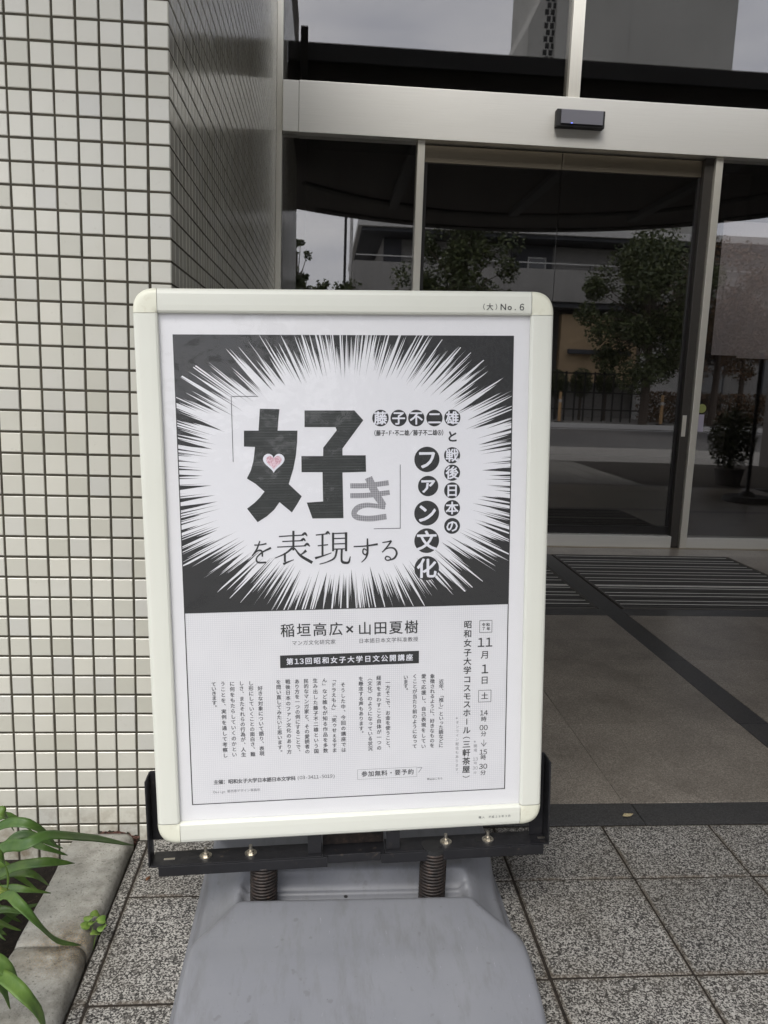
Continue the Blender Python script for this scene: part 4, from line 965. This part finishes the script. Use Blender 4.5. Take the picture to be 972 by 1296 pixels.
for s, y, z in (('14', 526, 34), ('時', 557, 29), ('00', 599, 36), ('分', 630, 29), ('15', 720, 34), ('時', 747, 29), ('30', 791, 36), ('分', 822, 29)): put4(T4, s, 638-(y-526)*.013, y, z*S*1.06, .010, .60)
put4(T4, '令和', 648, 89, 20*S, .025, 1.15); put4(T4, '7', 637, 109, 22*S, .02); put4(T4, '年', 661, 109, 20*S, .025)
T4.done('date_and_place', 'ink')
for a, b, c_, d in ((617, 66, 679, 128), (611, 412, 674, 472)):
    (q0, r0), (q1, r1) = uv(*c4(a, b+2)), uv(*c4(c_, d-1)); h = .0009
    lm += [rect(q0, r0, q1, r0+h), rect(q0, r1-h, q1, r1), rect(q0, r0+h, q0+h, r1-h), rect(q1-h, r0+h, q1, r1-h)]
(q0, r0), (q1, r1) = uv(*c4(638, 658)), uv(*c4(637, 692)); lm += [rect(q0-.0005, r0, q0+.0005, r1-.001), [(q0-.006, r1-.0075), (q0-.005, r1-.0083), (q0, r1-.0012), (q0, r1+.0004)], [(q0, r1+.0004), (q0, r1-.0012), (q0+.005, r1-.0083), (q0+.006, r1-.0075)]]
T5 = Text()
T5.line('※オンライン配信もあります。', c4(508, 552), c4(503, 828), 19*S); 
T5.line('※開場', c4(597, 668), c4(595, 712), 20*S); put4(T5, '13', 596, 755, 24*S, 0, .6); put4(T5, '時', 596, 775, 18*S); put4(T5, '30', 595, 799, 24*S, 0, .6); put4(T5, '分', 594, 822, 18*S)
# --- the four body paragraphs, set vertically from right to left
for s, x0, ya, x1, yb, f in (
  ('近年、「推し」といった語などに', 428, 371, 425, 688, c4), ('象徴されるように、好きなものを', 384, 345, 381, 688, c4), ('愛で応援し、自己表現をしてい', 341, 345, 338, 692, c4), ('くことが当たり前のようになって', 297, 345, 294, 692, c4), ('います。', 252, 350, 250, 415, c4),
  ('一方そこで、お金を使うこと、', 163, 376, 162, 700, c4), ('経済をまわすこと自体が一つの', 119, 353, 117, 700, c4), ('〈文化〉のようになっている状況', 75, 355, 73, 703, c4), ('を懸念する声もあります。', 30, 357, 29, 628, c4),
  ('そうした中、今回の講座では', 794, 387, 799, 710, c3), ('「ドラえもん」「笑ゥせぇるすま', 749, 362, 753, 712, c3), ('ん」など誰もが知る作品を多数', 704, 365, 708, 714, c3), ('生み出した藤子不二雄という国', 658, 367, 662, 716, c3),
  ('民的なマンガ家と、その愛読者の', 613, 369, 617, 718, c3), ('あり方を一つの例にすることで、', 568, 371, 572, 720, c3), ('戦後日本のファン文化のあり方', 523, 372, 527, 720, c3), ('を問い直してみたいと思います。', 477, 374, 481, 722, c3),
  ('好きな対象について語り、表現', 386, 405, 391, 728, c3), ('し形にしていくことの面白さ、難', 340, 380, 346, 732, c3), ('しさ、またそれらの行為が、人生', 294, 380, 299, 734, c3), ('に何をもたらしていくのかとい', 248, 382, 253, 734, c3),
  ('うことを、実例を通して考察し', 202, 382, 208, 738, c3), ('ていきます。', 154, 385, 157, 500, c3)):
    T3.line(s, f(x0, ya), f(x1, yb), 26*S, .020)
T3.line('主催：昭和女子大学日本語日本文学科', c3(165, 872), c3(548, 850), 26*S, .026); T3.line('(03-3411-5019)', c3(573, 849), c3(750, 838), 25*S, .004)
T3.done('small_print', 'softink')
T5.line('Design', c3(158, 920), c3(206, 917), 19*S, 0, half=True); T5.line('葛西恵デザイン事務所', c3(228, 915), c3(376, 908), 17*S, 0)
T6 = Text(); T6.line('申込はこちら', c4(362, 853), c4(428, 853), 14*S, .01)
T6.line('参加無料・要予約', c4(46, 828), c4(276, 820), 33*S, .018); T6.done('reservation_line', 'softink'); T5.done('grey_small_print', 'greyink')
(q0, r0), (q1, r1) = uv(*c4(11, 806)), uv(*c4(306, 846)); r1 = uv(*c4(11, 854))[1]; r0 = (r0+uv(*c4(306, 796))[1])/2; r1 = (r1+uv(*c4(306, 846))[1])/2; h = .0006
lg = [rect(q0, r0, q1, r0+h), rect(q0, r1-h, q1, r1), rect(q0, r0+h, q0+h, r1-h), rect(q1-h, r0+h, q1, r1-h)]
lg += [[(q1+.001, r0+.001), (q1+.011, r0+.001), (q1+.011, r0+.0022), (q1+.001, r0+.0022)], [(q1+.0098, r0+.0022), (q1+.011, r0+.0022), (q1+.004, r0+.013), (q1+.003, r0+.012)]]
sheet(lg, 'reservation_box', 'greyink', Y2); sheet(lm, 'rule_lines', 'softink', Y3)
# writing on the frame
T7 = Text(-.0005)
u, v = uv(*c2(622, 124)); fx = [(622, '（', 22), (648, '大', 26), (676, '）', 22), (703, 'N', 31), (729, 'o', 31), (752, '.', 31), (779, '6', 31)]
for x, ch, z in fx:
    u, _ = uv(*c2(x, 124)); q = ch in 'No6.'
    T7.put(ch, u, v-(.000 if ch != 'o' else -.0), z*kx*1.12, .01, half=q, dx=(-.25 if ch == '（' else .25 if ch == '）' else 0))
T7.done('frame_marking', 'ink', rt_)
T8 = Text(-.0005); u0, v0 = uv(*c4(612, 1028)); u1, v1 = uv(*c4(756, 1020)); s8 = '購入 平成28年3月'
for i, ch in enumerate(s8): T8.put(ch, u0+(u1-u0)*i/(len(s8)-1), (v0+v1)/2, 15*S, 0, half=ch.isdigit())
T8.done('frame_marking', 'softink', rb_)

# --- black angle iron bracket under the board (board coordinates)
def ip(b, name, mat='iron', bev=.0012, label=None): return panel(MB().box(b[0], b[1], b[2], b[3], -b[5], -b[4]), name, mat, bevel=bev, label=label)   # b: u0 u1 y0 y1 v0 v1
ip((-.017, .330, .001, .052, 1.136, 1.140), 'bracket_shelf'); ip((.462, .806, .001, .052, 1.136, 1.140), 'bracket_shelf')
ip((-.001, .340, -.0035, .0005, 1.137, 1.158), 'bracket_lip'); ip((.452, .797, -.0035, .0005, 1.137, 1.158), 'bracket_lip')
ip((.3305, .4615, .006, .050, 1.139, 1.1425), 'bracket_bridge'); ip((.341, .451, .0005, .004, 1.1345, 1.153), 'bracket_bridge'); ip((.331, .461, .046, .050, 1.098, 1.1385), 'bracket_bridge', 'spring')
ip((-.021, -.0175, .001, .046, .955, 1.140), 'bracket_arm'); ip((.8065, .810, .001, .046, .955, 1.140), 'bracket_arm')
ip((-.0172, .014, .036, .040, .950, 1.100), 'bracket_arm'); ip((.776, .806, .036, .040, .950, 1.1355), 'bracket_arm')
for u0, u1 in ((.300, .3285), (.4635, .492)): ip((u0, u1, .010, .0135, 1.0925, 1.1355), 'hanger_tab')
for u in (.0, .785): ip((u+.006, u+.028, .020, .025, 1.1352, 1.1362), 'slot_hole', 'zinc', 0)
for px, py in ((258, 1083), (316, 1079), (567, 1065), (621, 1059)):
    u, v = uv(px, py); bo = MB()
    y_ = .026
    bo.cyl((u, y_, -1.136), .0125, .0125, .0022, 20).cyl((u, y_, -1.1338), .0075, .007, .0055, 6).cyl((u, y_, -1.1283), .0038, .0036, .011, 12)
    panel(bo, 'bolt', 'zinc')
for u0 in (.055, .655): ip((u0, u0+.030, .022, .030, 1.1355, 1.1362), 'adjusting_slot', 'rubber', 0)

# --- springs and tank
def spring(x, y, z0, z1):
    p = []; tn = (z1-z0)/.0072; N = int(tn*18)
    for i in range(N+1):
        a = 2*PI*tn*i/N; p.append((x+.0255*math.cos(a), y+.0255*math.sin(a), z0+(z1-z0)*i/N))
    MB().tube(p, .0033, 7).build('spring', M['spring'], root, smooth=True)
    MB().cyl((x, y, z0), .0215, .0215, z1-z0, 20).build('spring_core', M['rubber'], root)
spring(-.104, 1.500, .083, .199); spring(.2515, 1.502, .083, .219)
for x, z in ((-.104, .198), (.2515, .218)): MB().cyl((x, 1.501, z), .026, .026, .012, 20).build('spring_seat', M['rubber'], root)
XC, YC = .088, 1.500
def sst(a, b, x): t_ = max(0, min(1, (x-a)/(b-a))); return t_*t_*(3-2*t_)
def tank_z(X_, t_):                                     # t_: metres in front of the centre line
    x = abs(X_-XC); at = abs(t_)
    hump_w = .238 + .082*sst(.03, .20, at)*1.0 + .006*sst(.2, .4, at)
    top = .148 - .006*sst(.05, .2, at) - .045*sst(.20, .44, at)
    cheek_top = .062 - .01*sst(.1, .35, at)
    k = sst(hump_w-.012, hump_w+.075, x)
    z_out = (top - .032*(1-sst(.0, .062, at)))*(1-k) + cheek_top*k
    inr = (1-sst(.226, .250, x))*(1-sst(.036, .050, at))      # recess that holds the springs
    rec = .082 if t_ > -.022 else .082 + .022*sst(-.022, -.028, t_) + (.014*sst(-.036, -.042, t_) if t_ < -.03 else 0)
    z = rec*inr + z_out*(1-inr)
    edge = sst(.315, .348, x)
    z = z*(1-edge) + .010*edge
    z *= (1-.93*sst(.405, .455, at)) if at > .40 else 1
    return z
xsn = [-.350, -.346]+[-.340+.68*i/92 for i in range(93)]+[.346, .350]
tsn = sorted(set([-.46, -.45, -.44]+[round(-.43+i*.01, 4) for i in range(36)]+[round(-.075+i*.0035, 4) for i in range(44)]+[round(.08+i*.01, 4) for i in range(36)]+[.44, .45, .46]))
mb = MB(); nx = len(xsn)
for t_ in tsn:
    narrow = 1 - .06*sst(.30, .46, abs(t_))
    for x in xsn: mb.v.append((XC+x*narrow, YC-t_+.0, max(.004, tank_z(XC+x, t_))))
for j in range(len(tsn)-1):
    for i in range(nx-1): mb.f.append((j*nx+i, j*nx+i+1, (j+1)*nx+i+1, (j+1)*nx+i))
nt_ = len(tsn); ring = [i for i in range(nx)]+[(j+1)*nx-1 for j in range(1, nt_)]+[(nt_-1)*nx+i for i in range(nx-2, -1, -1)]+[j*nx for j in range(nt_-2, 0, -1)]
k0 = len(mb.v)
for i in ring: v = mb.v[i]; mb.v.append((v[0], v[1], -.004))
L_ = len(ring)
for i in range(L_): mb.f.append((ring[i], ring[(i+1) % L_], k0+(i+1) % L_, k0+i))
tk = mb.build('water_tank', M['tank'], root, smooth=True)
MB().cyl((.066, YC-.047, .1478), .004, .004, .0012, 12).build('drain_mark', M['rubber'], root)
